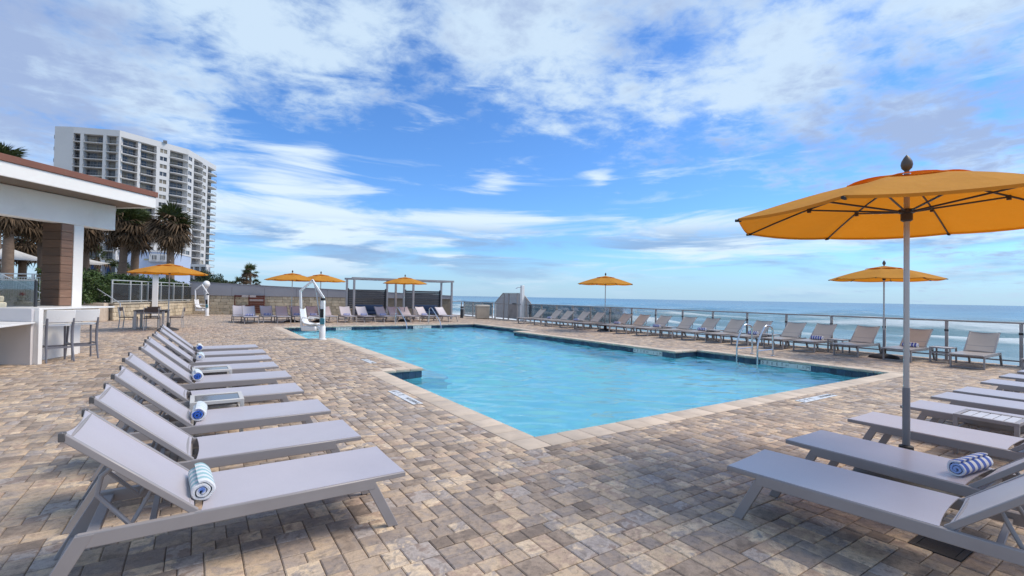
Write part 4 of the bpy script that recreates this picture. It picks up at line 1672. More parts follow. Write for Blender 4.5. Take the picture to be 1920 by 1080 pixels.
MB().box(-0.02, TL, -0.16, 0.14, TH - 0.068, TH + 0.012).build("coping", M("stone_coping", (0.42, 0.37, 0.29), 0.8, 0.15, 4, 0.2, 50), rw, bevel=0.01)
tf = thing("terrace_fence", "silver framed fence of tinted glass on the low limestone wall before the hedge", "fence", TA + Vector((0, 0, TH + 0.012)), ta)
tp = MB().box(-0.03, 0.03, -0.03, 0.03, 0, 1.08).mesh("post", MAT["alu_fence"], bevel=0.004)
TS = [0.04, 1.55, 2.55, 3.2, 4.55, 6.05, 7.2, 8.55]
for s in TS:
    put("post", tp, tf, (s, 0, 0))
MB().beam((0, 0, 1.105), (8.6, 0, 1.105), 0.06, 0.045).beam((0, 0, 0.93), (8.6, 0, 0.93), 0.025, 0.025).split("top_rail", MAT["alu_fence"], tf)
MB().beam((0, 0, 0.075), (8.6, 0, 0.075), 0.05, 0.05).build("bottom_rail", MAT["alu_fence"], tf)
for a, b in zip(TS[:-1], TS[1:]):
    MB().box(a + 0.04, b - 0.04, -0.006, 0.006, 0.103, 0.90).build("pane", MAT["tinted"], tf, smooth=False)
# steps up to the terrace
stp = thing("terrace_steps", "short flight of stone steps beside the low limestone wall", "steps", (-3.52, 29.9, 0), math.atan2(0.5, -1.0))
for k in range(5):
    MB().box(0.15, 1.75, -1.5 + 0.32 * k, -1.5 + 0.32 * (k + 1) + (0.02 if k < 4 else 0.25), 0.0 if k == 0 else 0.0, 0.172 * (k + 1)).xform(Matrix.Scale(-1, 4, (0, 1, 0))).build("step", MAT["coping"], stp, bevel=0.01)


def handrail(name, label, pts, feet):
    t = thing(name, label, "handrail")
    MB().tube(pts, 0.024, 8).build("rail", MAT["alu_fence"], t)
    for f, z in feet:
        MB().tube([(f[0], f[1], z), (f[0], f[1], f[2])], 0.022, 8).build("post", MAT["alu_fence"], t)
    return t


handrail("stair_handrail", "slanting silver handrail by the steps at the end of the glass terrace fence",
         [(-4.62, 30.6, 1.92), (-3.25, 29.75, 0.93), (-3.14, 29.62, 0.86), (-3.13, 29.6, 0.70)], [((-3.13, 29.6, 0.72), 0.0)])
handrail("stair_handrail", "slanting silver handrail seen through the pool bar opening",
         [(-7.9, 32.6, 2.15), (-5.9, 31.4, 1.05), (-5.8, 31.3, 0.95)], [((-5.85, 31.35, 1.0), 0.0)])

# railing of upright bars, seen through the bar
bl = thing("bar_railing", "silver railing of thin upright bars behind the pool bar", "railing", (-5.0, 31.1, TH), math.atan2(1.2, -1.8))
for s in (0.0, 0.55, 2.1, 3.6, 5.1):
    MB().box(s - 0.06, s + 0.06, -0.04, 0.04, 0, 1.32).build("post", MAT["alu_fence"], bl, bevel=0.005)
MB().beam((0, 0, 1.34), (5.2, 0, 1.34), 0.06, 0.05).beam((0, 0, 1.18), (5.2, 0, 1.18), 0.03, 0.03).beam((0, 0, 0.10), (5.2, 0, 0.10), 0.03, 0.03).split("top_rail", MAT["alu_fence"], bl)
bar_me = MB().box(-0.009, 0.009, -0.009, 0.009, 0.12, 1.17).mesh("baluster", MAT["alu_fence"])
for i in range(40):
    put("baluster", bar_me, bl, (0.1 + i * 0.128, 0, 0))

# ------------------------------------------------------------------ pool bar pavilion
pav = thing("pool_bar_pavilion", "white pool bar shelter with a brown edged flat roof", "shelter")


def pw(a, b, z=0.0):
    """Pavilion frame: a along its front (away from the camera), b outwards to the pool."""
    return cw(-9.98 + a * 0.1301 + b * 0.9915, 11.96 + a * 0.9915 - b * 0.1301, z)


def pbox(a0, a1, b0, b1, z0, z1):
    w = [pw(a0, b0), pw(a0, b1), pw(a1, b1), pw(a1, b0)]
    if (w[1] - w[0]).cross(w[2] - w[0]).z < 0:
        w.reverse()
    return MB().prism([(v.x, v.y) for v in w], z0, z1)


RB, RA, RL = 0.864, 0.255, -7.5          # roof: outer edge, far end, near end
pbox(RL, RA, RB - 0.05, RB, 3.590, 3.865).build("fascia", MAT["white"], pav, bevel=0.006)
pbox(RA - 0.05, RA, -7.0, RB - 0.052, 3.590, 3.865).build("fascia", MAT["white"], pav, bevel=0.006)
pbox(RL, RA + 0.03, -7.0, RB + 0.03, 3.867, 3.998).build("roof", MAT["roof_edge"], pav, bevel=0.006)
k = 0
bb = RB - 0.055
while bb > -1.6:
    pbox(RL, RA - 0.053, bb - 0.125, bb, 3.612, 3.632).build("soffit_board", MAT["soffit"], pav, smooth=False)
    bb -= 0.131
pbox(RL, 0.0, -0.30, 0.0, 2.985, 3.605).build("front_beam", MAT["white"], pav, bevel=0.012)
pbox(-0.98, -0.76, -0.215, -0.01, 0.0, 2.983).build("column", MAT["white"], pav, bevel=0.006)
# boarded pier in front of the column
pbox(-1.235, -0.99, -0.49, -0.045, 1.125, 2.983).build("pier_core", MAT["wood_pale"], pav)
nb = 10
zb = [1.12 + i * (2.98 - 1.12) / nb for i in range(nb + 1)]
for za, zc in zip(zb[:-1], zb[1:]):
    pbox(-1.258, -1.237, -0.50, -0.02, za + 0.004, zc - 0.004).build("board", MAT["wood"], pav, bevel=0.002)
    pbox(-1.235, -0.985, -0.043, -0.022, za + 0.004, zc - 0.004).build("board", MAT["wood_pale"], pav, bevel=0.002)
pbox(RL, -0.3, -6.2, -5.95, 3.10, 3.36).build("rear_beam", MAT["grey_paint"], pav, bevel=0.01)
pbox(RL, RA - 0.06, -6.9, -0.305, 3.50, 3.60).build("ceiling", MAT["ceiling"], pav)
pbox(-0.9, -0.65, -6.2, -5.95, 0.0, 3.098).build("column", MAT["white"], pav)
pbox(-6.8, -6.5, -0.28, -0.02, 0.0, 2.983).build("column", MAT["white"], pav)


def cprism(pts, z0, z1):
    w = [cw(*p) for p in pts]
    ar = sum(w[i].x * w[(i + 1) % len(w)].y - w[(i + 1) % len(w)].x * w[i].y for i in range(len(w)))
    if ar < 0:
        w.reverse()
    return MB().prism([(v.x, v.y) for v in w], z0, z1)


bar = thing("bar_counter", "white pool bar counter with a thin overhanging top", "counter")
cprism([(-9.33, 9.44), (-9.43, 11.35), (-10.35, 11.35), (-10.3, 9.44)], 1.078, 1.112).build("counter_top", MAT["white_gloss"], bar, bevel=0.004)
cprism([(-9.31, 9.42), (-9.30, 9.50), (-9.90, 9.50), (-9.90, 9.42)], 0.0, 1.076).build("end_panel", MAT["white"], bar, bevel=0.004)
cprism([(-9.72, 9.502), (-10.03, 11.1), (-10.13, 11.1), (-9.82, 9.502)], 0.0, 1.076).build("front_panel", MAT["white"], bar, bevel=0.004)
cprism([(-9.40, 9.36), (-9.40, 9.418), (-13.5, 9.40), (-13.5, 9.34)], 0.845, 1.10).build("upper_panel", M("pale_lilac_panel", (0.60, 0.585, 0.60), 0.5, 0.03, 2), bar, bevel=0.004)
cprism([(-9.36, 9.40), (-8.80, 8.20), (-8.30, 7.1), (-13.5, 7.1), (-13.5, 9.40)], 0.808, 0.842).build("ledge", MAT["white_gloss"], bar, bevel=0.004)
cprism([(-9.40, 9.36), (-9.40, 9.418), (-13.5, 9.40), (-13.5, 9.34)], 0.0, 0.806).build("lower_panel", M("pale_panel", (0.66, 0.62, 0.60), 0.5, 0.03, 2), bar, bevel=0.004)
cprism([(-9.92, 9.52), (-10.3, 11.4), (-13.5, 11.4), (-13.5, 9.52)], 1.04, 1.074).build("work_top", MAT["grey_paint"], bar, bevel=0.004)
# things on the counter
gs = thing("glass_screen", "small dark framed glass screen standing on the pool bar", "screen", tuple(cw(-10.35, 10.1, 1.075)), rad(-33))
MB().box(-0.02, 0.02, -0.02, 0.02, 0, 0.60).xform(Matrix.Translation((0.28, 0, 0))).build("frame", MAT["louvre"], gs)
MB().box(-1.2, 0.255, -0.006, 0.006, 0.05, 0.58).build("pane", MAT["clear"], gs, smooth=False)
MB().beam((-1.2, 0, 0.60), (0.30, 0, 0.60), 0.03, 0.03).beam((-1.2, 0, 0.02), (0.255, 0, 0.02), 0.03, 0.04).split("frame", MAT["alu_fence"], gs)
cr_ = thing("cash_register", "cream till with a red top at the end of the bar", "till", tuple(cw(-10.62, 9.80, 1.075)), 0.3)
MB().box(-0.17, 0.17, -0.15, 0.15, 0, 0.13).build("body", M("cream_plastic", (0.62, 0.58, 0.45), 0.4), cr_, bevel=0.015)
MB().box(-0.14, 0.14, -0.02, 0.10, 0.13, 0.26).build("display", M("cream_plastic_b", (0.55, 0.51, 0.40), 0.4), cr_, bevel=0.02)
MB().box(-0.08, 0.08, -0.025, -0.021, 0.16, 0.23).build("screen", MAT["rubber"], cr_)
MB().box(-0.10, 0.08, 0.0, 0.08, 0.261, 0.33).build("scoop", M("red_plastic", (0.42, 0.03, 0.02), 0.4), cr_, bevel=0.02)


# ------------------------------------------------------------------ bar stools
def make_stool(label):
    t = thing("bar_stool", label, "bar stool", group="white seated bar stools at the pool bar")
    g = M("stool_grey", (0.165, 0.165, 0.19), 0.42, 0.06, 5)
    w = MAT["white_gloss"]
    # local: seat faces -x, back at +x
    for s in (-1, 1):
        MB().tube([(-0.23, s * 0.215, 0.0), (-0.20, s * 0.20, 0.35), (-0.185, s * 0.19, 0.735)], [0.017, 0.019, 0.021], 8).build("leg", g, t)
        MB().tube([(0.29, s * 0.215, 0.0), (0.235, s * 0.205, 0.20), (0.185, s * 0.20, 0.42), (0.18, s * 0.20, 0.62), (0.215, s * 0.205, 0.80), (0.235, s * 0.205, 0.90)],
                  [0.016, 0.019, 0.024, 0.025, 0.022, 0.018], 8).build("leg", g, t)
    fr = MB()
    fr.beam((-0.205, -0.2, 0.30), (-0.205, 0.2, 0.30), 0.02, 0.035).beam((0.21, -0.2, 0.30), (0.21, 0.2, 0.30), 0.02, 0.035)
    for s in (-1, 1):
        fr.beam((-0.205, s * 0.2, 0.335), (0.21, s * 0.2, 0.335), 0.02, 0.03)
    fr.split("footrest", g, t)
    MB().box(-0.235, 0.195, -0.225, 0.225, 0.735, 0.775).build("seat", w, t, bevel=0.012, segs=2)
    b = MB()
    n = 6
    P, F = [], []
    for i in range(n + 1):
        s = -1 + 2 * i / n
        x = 0.03 * (1 - s * s)
        for (dx, z) in ((0.195, 0.815), (0.245, 1.065), (0.268, 1.065), (0.220, 0.815)):
            P.append((dx + x, s * 0.225, z))
    for i in range(n):
        for k in range(4):
            a = i * 4 + k
            c = i * 4 + (k + 1) % 4
            F.append((a, a + 4, c + 4, c))
    F += [(0, 1, 2, 3), (n * 4 + 3, n * 4 + 2, n * 4 + 1, n * 4)]
    b.add(P, F).build("backrest", w, t, bevel=0.006)
    return t


s1 = make_stool("white seated grey legged bar stool nearest the bar's end panel")
s1.location = tuple(cw(-9.42, 9.90))
s1.rotation_euler = (0, 0, rad(-64))
dup(s1, tuple(cw(-9.35, 10.42)), rad(-68), "white seated grey legged bar stool standing farther along, outermost from the bar")

# ------------------------------------------------------------------ brown slatted screen at the back wall
ws = thing("slatted_screen", "red brown slatted wooden screen standing against the back wall", "screen", C + Vector((math.cos(wa) * 2.15 + math.sin(wa) * 0.25, math.sin(wa) * 2.15 - math.cos(wa) * 0.25, 0)), wa)
for x in (0.0, 0.86, 1.78):
    MB().box(x - 0.03, x + 0.03, -0.03, 0.03, 0.0, 1.30).build("post", MAT["wood_red"], ws)
for k in range(9):
    z = 0.12 + k * 0.132
    if k != 6:
        MB().box(0.89, 1.75, -0.012, 0.012, z, z + 0.112).build("slat", MAT["wood_red"], ws, bevel=0.003)
    else:
        MB().box(0.89, 1.75, -0.012, 0.012, z, z + 0.112).build("slat", M("faded_slat", (0.40, 0.33, 0.31), 0.6, 0.2, 3), ws, bevel=0.003)
    if k in (0, 1, 2, 3, 8):
        MB().box(0.03, 0.83, -0.012, 0.012, z, z + 0.112).build("slat", MAT["wood_red"], ws, bevel=0.003)
MB().box(0.42, 1.28, -0.026, -0.014, 1.16, 1.30).build("sign_board", M("pale_sign_board", (0.50, 0.44, 0.42), 0.6, 0.2, 5), ws)

# ------------------------------------------------------------------ pergola with louvred backs
pg = thing("pergola", "grey metal pergola with charcoal louvred back panels by the sea corner", "pergola", (0, 28.0, 0))
for x in (7.50, 9.98, 11.10, 13.72):
    for y, dk in ((0.0, False), (1.6, True)):
        MB().box(x - 0.055, x + 0.055, y - 0.055, y + 0.055, 0, 2.36).build("post", MAT["pergola"] if not dk else MAT["grey_paint"], pg, bevel=0.006)
MB().beam((7.36, 0, 2.42), (13.86, 0, 2.42), 0.10, 0.115).build("beam", MAT["pergola"], pg, bevel=0.006)
MB().beam((7.36, 1.6, 2.42), (13.86, 1.6, 2.42), 0.10, 0.115).build("beam", MAT["pergola"], pg, bevel=0.006)
for x in (7.42, 8.35, 9.2, 10.04, 11.04, 11.9, 12.8, 13.80):
    MB().beam((x, 0.055, 2.40), (x, 1.545, 2.40), 0.06, 0.07).build("cross_beam", MAT["pergola"], pg)
lou = {}
for (a, b) in ((7.57, 9.90), (11.18, 13.64)):
    for k in range(10):
        z = 0.62 + k * 0.118
        me = MB().beam((a, 0, 0), (b, 0, 0), 0.022, 0.105).xform(Matrix.Rotation(rad(-14), 4, "X"))
        me.build("louvre", MAT["louvre"], pg, loc=(0, 1.6, z + 0.05))
    MB().box(a, a + 0.04, 1.53, 1.68, 0.55, 1.85).box(b - 0.04, b, 1.53, 1.68, 0.55, 1.85).split("louvre_frame", MAT["louvre"], pg)


def day_bed(x, lab):
    t = thing("day_bed", lab, "day bed", (x, 28.85, 0), group="navy day beds under the pergola")
    MB().box(-0.85, 0.85, -0.45, 0.45, 0.10, 0.30).build("frame", MAT["louvre"], t, bevel=0.01)
    MB().box(-0.83, 0.83, -0.43, 0.43, 0.302, 0.45).build("mattress", MAT["navy"], t, bevel=0.03, segs=2)
    MB().box(-0.83, 0.83, 0.22, 0.43, 0.452, 0.86).build("back_cushion", MAT["navy"], t, bevel=0.05, segs=2)


day_bed(8.75, "navy cushioned day bed under the half of the pergola near the brown screen")
day_bed(12.40, "navy cushioned day bed under the half of the pergola near the sea")
pl = thing("planter", "white cylindrical planter beside the navy day bed near the sea", "planter", (11.30, 27.9, 0))
MB().lathe([(0.17, 0), (0.22, 0.62), (0.23, 0.66), (0.20, 0.66), (0.19, 0.58)], 18).build("pot", MAT["white_gloss"], pl)
MB().lathe([(0.185, 0.0), (0.185, 0.01)], 14, (0, 0, 0.585)).build("soil", MAT["iron"], pl)

# ------------------------------------------------------------------ pool lift
def make_lift(label, loc, rz):
    t = thing("pool_lift", label, "pool lift", loc, rz, group="white pool lifts")
    w = MAT["white_gloss"]
    # local: arm swings towards -x
    MB().lathe([(0.13, 0.0), (0.13, 0.03), (0.095, 0.04), (0.095, 0.42), (0.08, 0.44)], 18).build("base", w, t)
    MB().box(-0.062, 0.062, -0.062, 0.062, 0.40, 1.27).build("mast", w, t, bevel=0.012)
    MB().box(-0.055, 0.055, -0.10, -0.064, 0.72, 1.0).build("battery", MAT["rubber"], t, bevel=0.01)
    MB().box(-0.05, 0.09, -0.11, -0.064, 0.50, 0.70).build("control_box", M("teal_panel", (0.05, 0.22, 0.28), 0.4), t, bevel=0.01)
    MB().box(-0.05, 0.05, -0.07, 0.07, 1.275, 1.35).build("pivot", MAT["rubber"], t, bevel=0.01)
    MB().beam((0.03, 0, 1.34), (-0.38, 0, 1.95), 0.065, 0.065).build("boom", w, t, bevel=0.01)
    MB().beam((-0.33, 0, 1.935), (-0.765, 0, 1.555), 0.065, 0.07).build("boom", w, t, bevel=0.01)
    MB().beam((-0.745, 0, 1.60), (-0.68, 0, 0.40), 0.068, 0.068).build("hanger", w, t, bevel=0.01)
    MB().tube([(-0.045, -0.02, 0.52), (-0.27, -0.02, 1.76)], 0.024, 8).build("actuator", MAT["alu"], t)
    s = MB()
    prof = [(-0.66, 0.98), (-0.60, 0.60), (-0.52, 0.50), (-0.30, 0.46), (-0.12, 0.50)]
    P, F = [], []
    for (x, z) in prof:
        for q in range(7):
            yy = (-1 + q / 3) * 0.22
            P.append((x, yy, z + 0.05 * abs(yy / 0.22) ** 3))
    nn = len(P)
    P += [(x + 0.0, y, z - 0.03) for (x, y, z) in P]
    for i in range(len(prof) - 1):
        for q in range(6):
            a = i * 7 + q
            F.append((a, a + 7, a + 8, a + 1))
            F.append((nn + a, nn + a + 1, nn + a + 8, nn + a + 7))
    rim = list(range(7)) + [i * 7 + 6 for i in range(1, 5)] + [28 + j for j in range(5, -1, -1)] + [i * 7 for i in range(3, 0, -1)]
    F += [(rim[k], rim[(k + 1) % len(rim)], nn + rim[(k + 1) % len(rim)], nn + rim[k]) for k in range(len(rim))]
    s.add(P, F).build("seat", w, t)
    MB().box(-0.62, -0.14, -0.20, 0.20, 0.28, 0.44).build("seat_frame", w, t, bevel=0.03)
    for q in (-1, 1):
        MB().tube([(-0.60, q * 0.24, 0.60), (-0.55, q * 0.25, 0.72), (-0.18, q * 0.25, 0.68)], 0.018, 8).build("armrest", w, t)
    MB().beam((-0.14, 0, 0.42), (0.02, 0, 0.20), 0.20, 0.03).build("footrest", w, t, bevel=0.01)
    return t


lf = make_lift("tall white pool lift with a hanging seat at the pool edge", (3.40, 16.36, 0), rad(-33))
dup(lf, (0.48, 34.9, 0), rad(-30), "white pool lift far back in front of the back wall near the hedge end")
gl_ = thing("globe_lamp", "white globe lamp on a slim post by the back wall", "lamp", (0.42, 36.4, 0))
MB().lathe([(0.04, 0), (0.04, 1.70)], 12).build("post", MAT["white_gloss"], gl_)
MB().lathe([(0.06, -0.02), (0.07, 0.04), (0.16, 0.12), (0.205, 0.24), (0.205, 0.30), (0.16, 0.42), (0.07, 0.48), (0.01, 0.49)], 20, (0, 0, 1.70)).build("globe", MAT["white_gloss"], gl_)

# ------------------------------------------------------------------ grab rails and ladder in the pool
def bow(pts, n=8):
    """Rounded polyline."""
    pts = [Vector(p) for p in pts]
    out = [pts[0]]
    for i in range(1, len(pts) - 1):
        a, b, c = pts[i - 1], pts[i], pts[i + 1]
        r = min((a - b).length, (c - b).length) * 0.38
        p, q = b + (a - b).normalized() * r, b + (c - b).normalized() * r
        for k in range(n + 1):
            t = k / n
            out.append(p * (1 - t) ** 2 + b * 2 * t * (1 - t) + q * t ** 2)
    out.append(pts[-1])
    return out


ld = thing("pool_ladder", "steel pool ladder with two bent handrails on the sea side of the pool", "ladder", (XR, 7.30, 0))
for s in (-1, 1):
    y = s * 0.29
    MB().tube(bow([(-0.16, y, -1.05), (-0.16, y, 0.42), (0.22, y, 0.86), (0.58, y, 0.80), (0.60, y, 0.0)]), 0.024, 10, ).build("handrail", MAT["steel"], ld)
    MB().tube([(-0.16, y, 0.18), (0.60, y, 0.18)], 0.018, 8).build("brace", MAT["steel"], ld)
    MB().lathe([(0.055, 0.006), (0.055, 0.016), (0.03, 0.03)], 14, (0.60, y, 0)).build("escutcheon", MAT["steel"], ld)
for z in (-0.32, -0.60, -0.88):
    MB().box(-0.21, -0.11, -0.29, 0.29, z, z + 0.03).build("tread", MAT["white_gloss"], ld, bevel=0.005)


def step_rail(label, x, y):
    t = thing("step_handrail", label, "handrail", (x, y, 0), group="steel handrails of the pool steps")
    MB().tube(bow([(0, 0.35, 0.0), (0, 0.33, 0.82), (0.02, 0.10, 0.86), (0.10, -0.95, 0.12), (0.10, -1.0, -0.75)]), 0.022, 8).build("rail", MAT["steel"], t)
    return t


step_rail("bent steel handrail at the pool steps before the grey pergola, closer to the pool lift", 8.35, 23.0)
step_rail("bent steel handrail at the pool steps before the grey pergola, closer to the sea", 10.15, 23.0)

# ------------------------------------------------------------------ dining set under a parasol
dt = thing("dining_table", "dark topped dining table with pale legs under the amber parasol near the hedge", "table", (-1.50, 23.55, 0), rad(-8))
for sx in (-1, 1):
    for sy in (-1, 1):
        MB().box(sx * 0.44 - 0.04, sx * 0.44 + 0.04, sy * 0.44 - 0.04, sy * 0.44 + 0.04, 0, 0.70).build("leg", MAT["frame_pale"], dt, bevel=0.004)
MB().box(-0.40, 0.40, -0.46, -0.42, 0.60, 0.70).box(-0.40, 0.40, 0.42, 0.46, 0.60, 0.70).split("apron", MAT["frame"], dt)
MB().box(-0.50, 0.50, -0.50, 0.50, 0.702, 0.735).build("table_top", M("dark_brown_top", (0.065, 0.05, 0.045), 0.4, 0.15, 4), dt, bevel=0.006)


def make_chair(lab):
    t = thing("dining_chair", lab, "chair", group="chairs round the dining table")
    f, d = MAT["frame_pale"], M("chair_brown", (0.085, 0.06, 0.05), 0.6, 0.15, 5)
    for sx in (-1, 1):
        MB().beam((sx * 0.22, -0.22, 0), (sx * 0.22, -0.22, 0.43), 0.03, 0.03, up=(0, 1, 0)).build("leg", f, t)
        MB().beam((sx * 0.22, 0.24, 0), (sx * 0.22, 0.20, 0.43), 0.03, 0.03, up=(0, 1, 0)).build("leg", f, t)
        MB().beam((sx * 0.22, 0.20, 0.43), (sx * 0.22, 0.27, 0.84), 0.03, 0.03, up=(0, 1, 0)).build("back_post", f, t)
    MB().box(-0.235, 0.235, -0.235, 0.235, 0.432, 0.462).build("seat", d, t, bevel=0.006)
    MB().beam((-0.22, 0.262, 0.76), (0.22, 0.262, 0.76), 0.025, 0.15).build("backrest", d, t, bevel=0.004)
    return t


ch = make_chair("pale framed dining chair on the bar side of the dark topped table")
ch.location = (-2.25, 23.75, 0)
ch.rotation_euler = (0, 0, rad(78))
dup(ch, (-1.45, 22.85, 0), rad(176), "pale framed dining chair in front of the dark topped table")
dup(ch, (-0.72, 23.45, 0), rad(-95), "pale framed dining chair beside the parasol pole of the dining table")
dup(ch, (-1.55, 24.35, 0), rad(-5), "pale framed dining chair behind the dark topped table")
ps = thing("service_post", "tall white square post with a flat dark top behind the dining table", "post", (-2.0, 33.0, 0))
MB().box(-0.13, 0.13, -0.13, 0.13, 0, 2.42).build("post", MAT["white"], ps, bevel=0.01)
MB().box(-0.42, 0.46, -0.3, 0.3, 2.422, 2.50).build("top_plate", MAT["louvre"], ps, bevel=0.01)


# ------------------------------------------------------------------ hedge behind the glass fence
def leaf_cloud(n, sampler, size, r, flat=0.0):
    """Many leaf faces; sampler gives (point, outward)."""
    mb = MB()
    for _ in range(n):
        p, o = sampler(r)
        d = Vector((r.gauss(0, 1), r.gauss(0, 1), r.gauss(0, 0.7))) + Vector(o) * 0.9
        d.normalize()
        u = d.cross(Vector((r.gauss(0, 1), r.gauss(0, 1), r.gauss(0, 1)))).normalized()
        w = d.cross(u)
        s = size * r.uniform(0.6, 1.35)
        a, b = u * s, w * s * 0.42
        c = p + d * s * 0.12
        mb.add([p - a, c - b, p + a, c + b], [(0, 1, 2, 3)])
    return mb


def leaf_mat(name, dark, light, rough=0.5):
    m, n, l, p = nt(name)
    g = n.new("ShaderNodeNewGeometry")
    c = mixc(n, l, g.outputs["Random Per Island"], dark, light)
    oi = n.new("ShaderNodeObjectInfo")
    c = mixc(n, l, rng_(n, l, oi.outputs["Random"], 0, 1, 0.0, 0.35), c, tuple(x * 0.6 for x in dark))
    l.new(c, p.inputs["Base Color"])
    p.inputs["Roughness"].default_value = rough
    p.inputs["Specular IOR Level"].default_value = 0.35
    return m


MAT["leaf_hedge"] = leaf_mat("hedge_leaves", (0.022, 0.050, 0.012), (0.085, 0.130, 0.030))
MAT["leaf_tree"] = leaf_mat("tree_leaves", (0.020, 0.036, 0.016), (0.060, 0.085, 0.035))
MAT["palm_green"] = leaf_mat("palm_green", (0.035, 0.055, 0.018), (0.100, 0.125, 0.035))
MAT["palm_brown"] = leaf_mat("palm_dead", (0.050, 0.034, 0.020), (0.170, 0.110, 0.062), 0.8)
MAT["bark"] = M("palm_bark", (0.16, 0.115, 0.085), 0.9, 0.25, 4, 0.8, 14, stretch=(1, 1, 3), objvar=0.3, dirt=(0.08, 0.055, 0.045), dirt_amt=0.6)
MAT["twig"] = M("shrub_wood", (0.07, 0.05, 0.035), 0.9, 0.2, 4)

rh = random.Random(21)
hx = Vector((math.cos(ta), math.sin(ta), 0))
hn = Vector((-math.sin(ta), math.cos(ta), 0))      # away from the pool


def hedge_piece(label, s0, s1, hgt, seed, off=0.75, dep=1.0):
    r = random.Random(seed)
    t = thing("hedge", label, "hedge", TA + Vector((0, 0, TH)), 0.0, "hedge plants behind the glass terrace fence")

    def smp(q):
        s = q.uniform(s0, s1)
        top = hgt + 0.12 * math.sin(s * 2.3 + seed) + 0.08 * math.sin(s * 5.1)
        face = q.random()
        if face < 0.55:
            d, z = -abs(q.gauss(0, 0.10)), q.uniform(0.0, top)
        elif face < 0.85:
            d, z = q.uniform(0, dep), top + q.gauss(0, 0.07)
        else:
            d, z = q.uniform(0, dep), q.uniform(0, top)
        bul = 0.10 * math.sin(s * 3.1 + z * 4.0 + seed)
        return hx * s + hn * (off + d + bul * (d < 0.1)) + Vector((0, 0, z)), (-hn if face < 0.55 else Vector((0, 0, 1)))
    leaf_cloud(int(1500 * (s1 - s0)), smp, 0.075, r).build("foliage", MAT["leaf_hedge"], t, smooth=False, kind="stuff")
    tw = MB()
    for _ in range(int(9 * (s1 - s0))):
        s = r.uniform(s0, s1)
        b = hx * s + hn * (off + r.uniform(0.15, dep * 0.8))
        tw.tube([b, b + Vector((r.uniform(-0.15, 0.15), r.uniform(-0.1, 0.1), hgt * 0.9))], [0.025, 0.01], 5)
    tw.build("stem", MAT["twig"], t, kind="stuff")


hedge_piece("dense green hedge behind the glass fence, the part by the steps", -2.2, 1.6, 1.28, 1)
hedge_piece("dense green hedge behind the glass fence, the middle part under the palms", 1.6, 5.2, 1.22, 2)
hedge_piece("dense green hedge behind the glass fence, the end by the grey wall", 5.2, 9.6, 1.16, 3)
t = thing("hedge", "dark hedge behind the bar railing of upright bars", "hedge", (0, 0, TH))


def _smp(q):
    return Vector((q.uniform(-8.2, -4.4), 33.4 + q.uniform(-0.5, 0.6) - 0.55 * 0, q.uniform(0.0, 1.1))), (0, -1, 0.3)


leaf_cloud(3000, _smp, 0.075, random.Random(4)).build("foliage", MAT["leaf_hedge"], t, smooth=False, kind="stuff")


# ------------------------------------------------------------------ palms
def fan_frond(r, blades, pet, ln, droop, width=0.05):
    """A fan palm leaf: stalk along +x and a fan of folded blades."""
    mb = MB()
    mb.beam((0, 0, 0), (pet, 0, 0.02), 0.03, 0.02)
    for i in range(blades):
        a = (-1 + 2 * i / (blades - 1)) * 1.75 + r.uniform(-0.06, 0.06)
        L = ln * (0.78 + 0.22 * math.cos(a * 0.8)) * r.uniform(0.85, 1.1)
        d = Vector((math.cos(a), math.sin(a), 0))
        s = Vector((-d.y, d.x, 0))
        p0 = Vector((pet - 0.02, 0, 0.02))
        p1 = p0 + d * L * 0.55 + Vector((0, 0, 0.04 - droop * 0.10))
        p2 = p0 + d * L + Vector((0, 0, -droop * r.uniform(0.3, 1.0)))
        w = width * r.uniform(0.8, 1.2)
        mb.add([p0, p1 + s * w, p2, p1 - s * w, p1 + Vector((0, 0, -0.03))], [(0, 4, 1), (1, 4, 2), (0, 3, 4), (3, 2, 4)])
    return mb


rf = random.Random(9)
GREEN = [fan_frond(rf, 17, 0.85, 0.95, 0.35).mesh("frond", MAT["palm_green"], smooth=False) for _ in range(4)]
DEAD = [fan_frond(rf, 15, 0.75, 1.0, 0.8, 0.06).mesh("dead_frond", MAT["palm_brown"], smooth=False) for _ in range(4)]


def palm(label, base, trunk_h, r0, lean, seed, n_green, n_dead, scale=1.0, group="palms behind the glass terrace fence", name="palm_tree"):
    r = random.Random(seed)
    t = thing(name, label, "palm", base, r.uniform(0, 6.28), group)
    pts, rs = [], []
    for i in range(15):
        q = i / 14
        pts.append((lean[0] * q * q, lean[1] * q * q, trunk_h * q))
        rs.append(r0 * (1.12 - 0.30 * q + (0.12 if q > 0.72 else 0.0)) * r.uniform(0.93, 1.06))
    MB().tube(pts, rs, 10).build("trunk", MAT["bark"], t)
    top = Vector(pts[-1])
    bm_ = MB()
    for i in range(34):                   # old leaf bases, criss-crossed below the crown
        a, q = r.uniform(0, 6.28), r.uniform(0.66, 0.99)
        p = Vector((lean[0] * q * q, lean[1] * q * q, trunk_h * q))
        e = Vector((math.cos(a), math.sin(a), 0))
        bm_.beam(p + e * r0 * 0.8, p + e * (r0 * 1.5) + Vector((-e.y * 0.1, e.x * 0.1, 0.28)), 0.09, 0.03)
    bm_.build("leaf_bases", MAT["palm_brown"], t, kind="stuff")
    for k in range(n_green + n_dead):
        dead = k >= n_green
        el = rad(r.uniform(5, 85)) if not dead else rad(r.triangular(-80, 40, -15))
        az = r.uniform(0, 6.28)
        o = put("dead_frond" if dead else "frond", r.choice(DEAD if dead else GREEN), t)
        o.location = top + Vector((0, 0, r.uniform(-0.25, 0.1) if not dead else r.uniform(-0.9, 0.35)))
        o.rotation_euler = (r.uniform(-0.5, 0.5), -el, az)
        s = scale * r.uniform(0.8, 1.15)
        o.scale = (s, s, s)
    return t


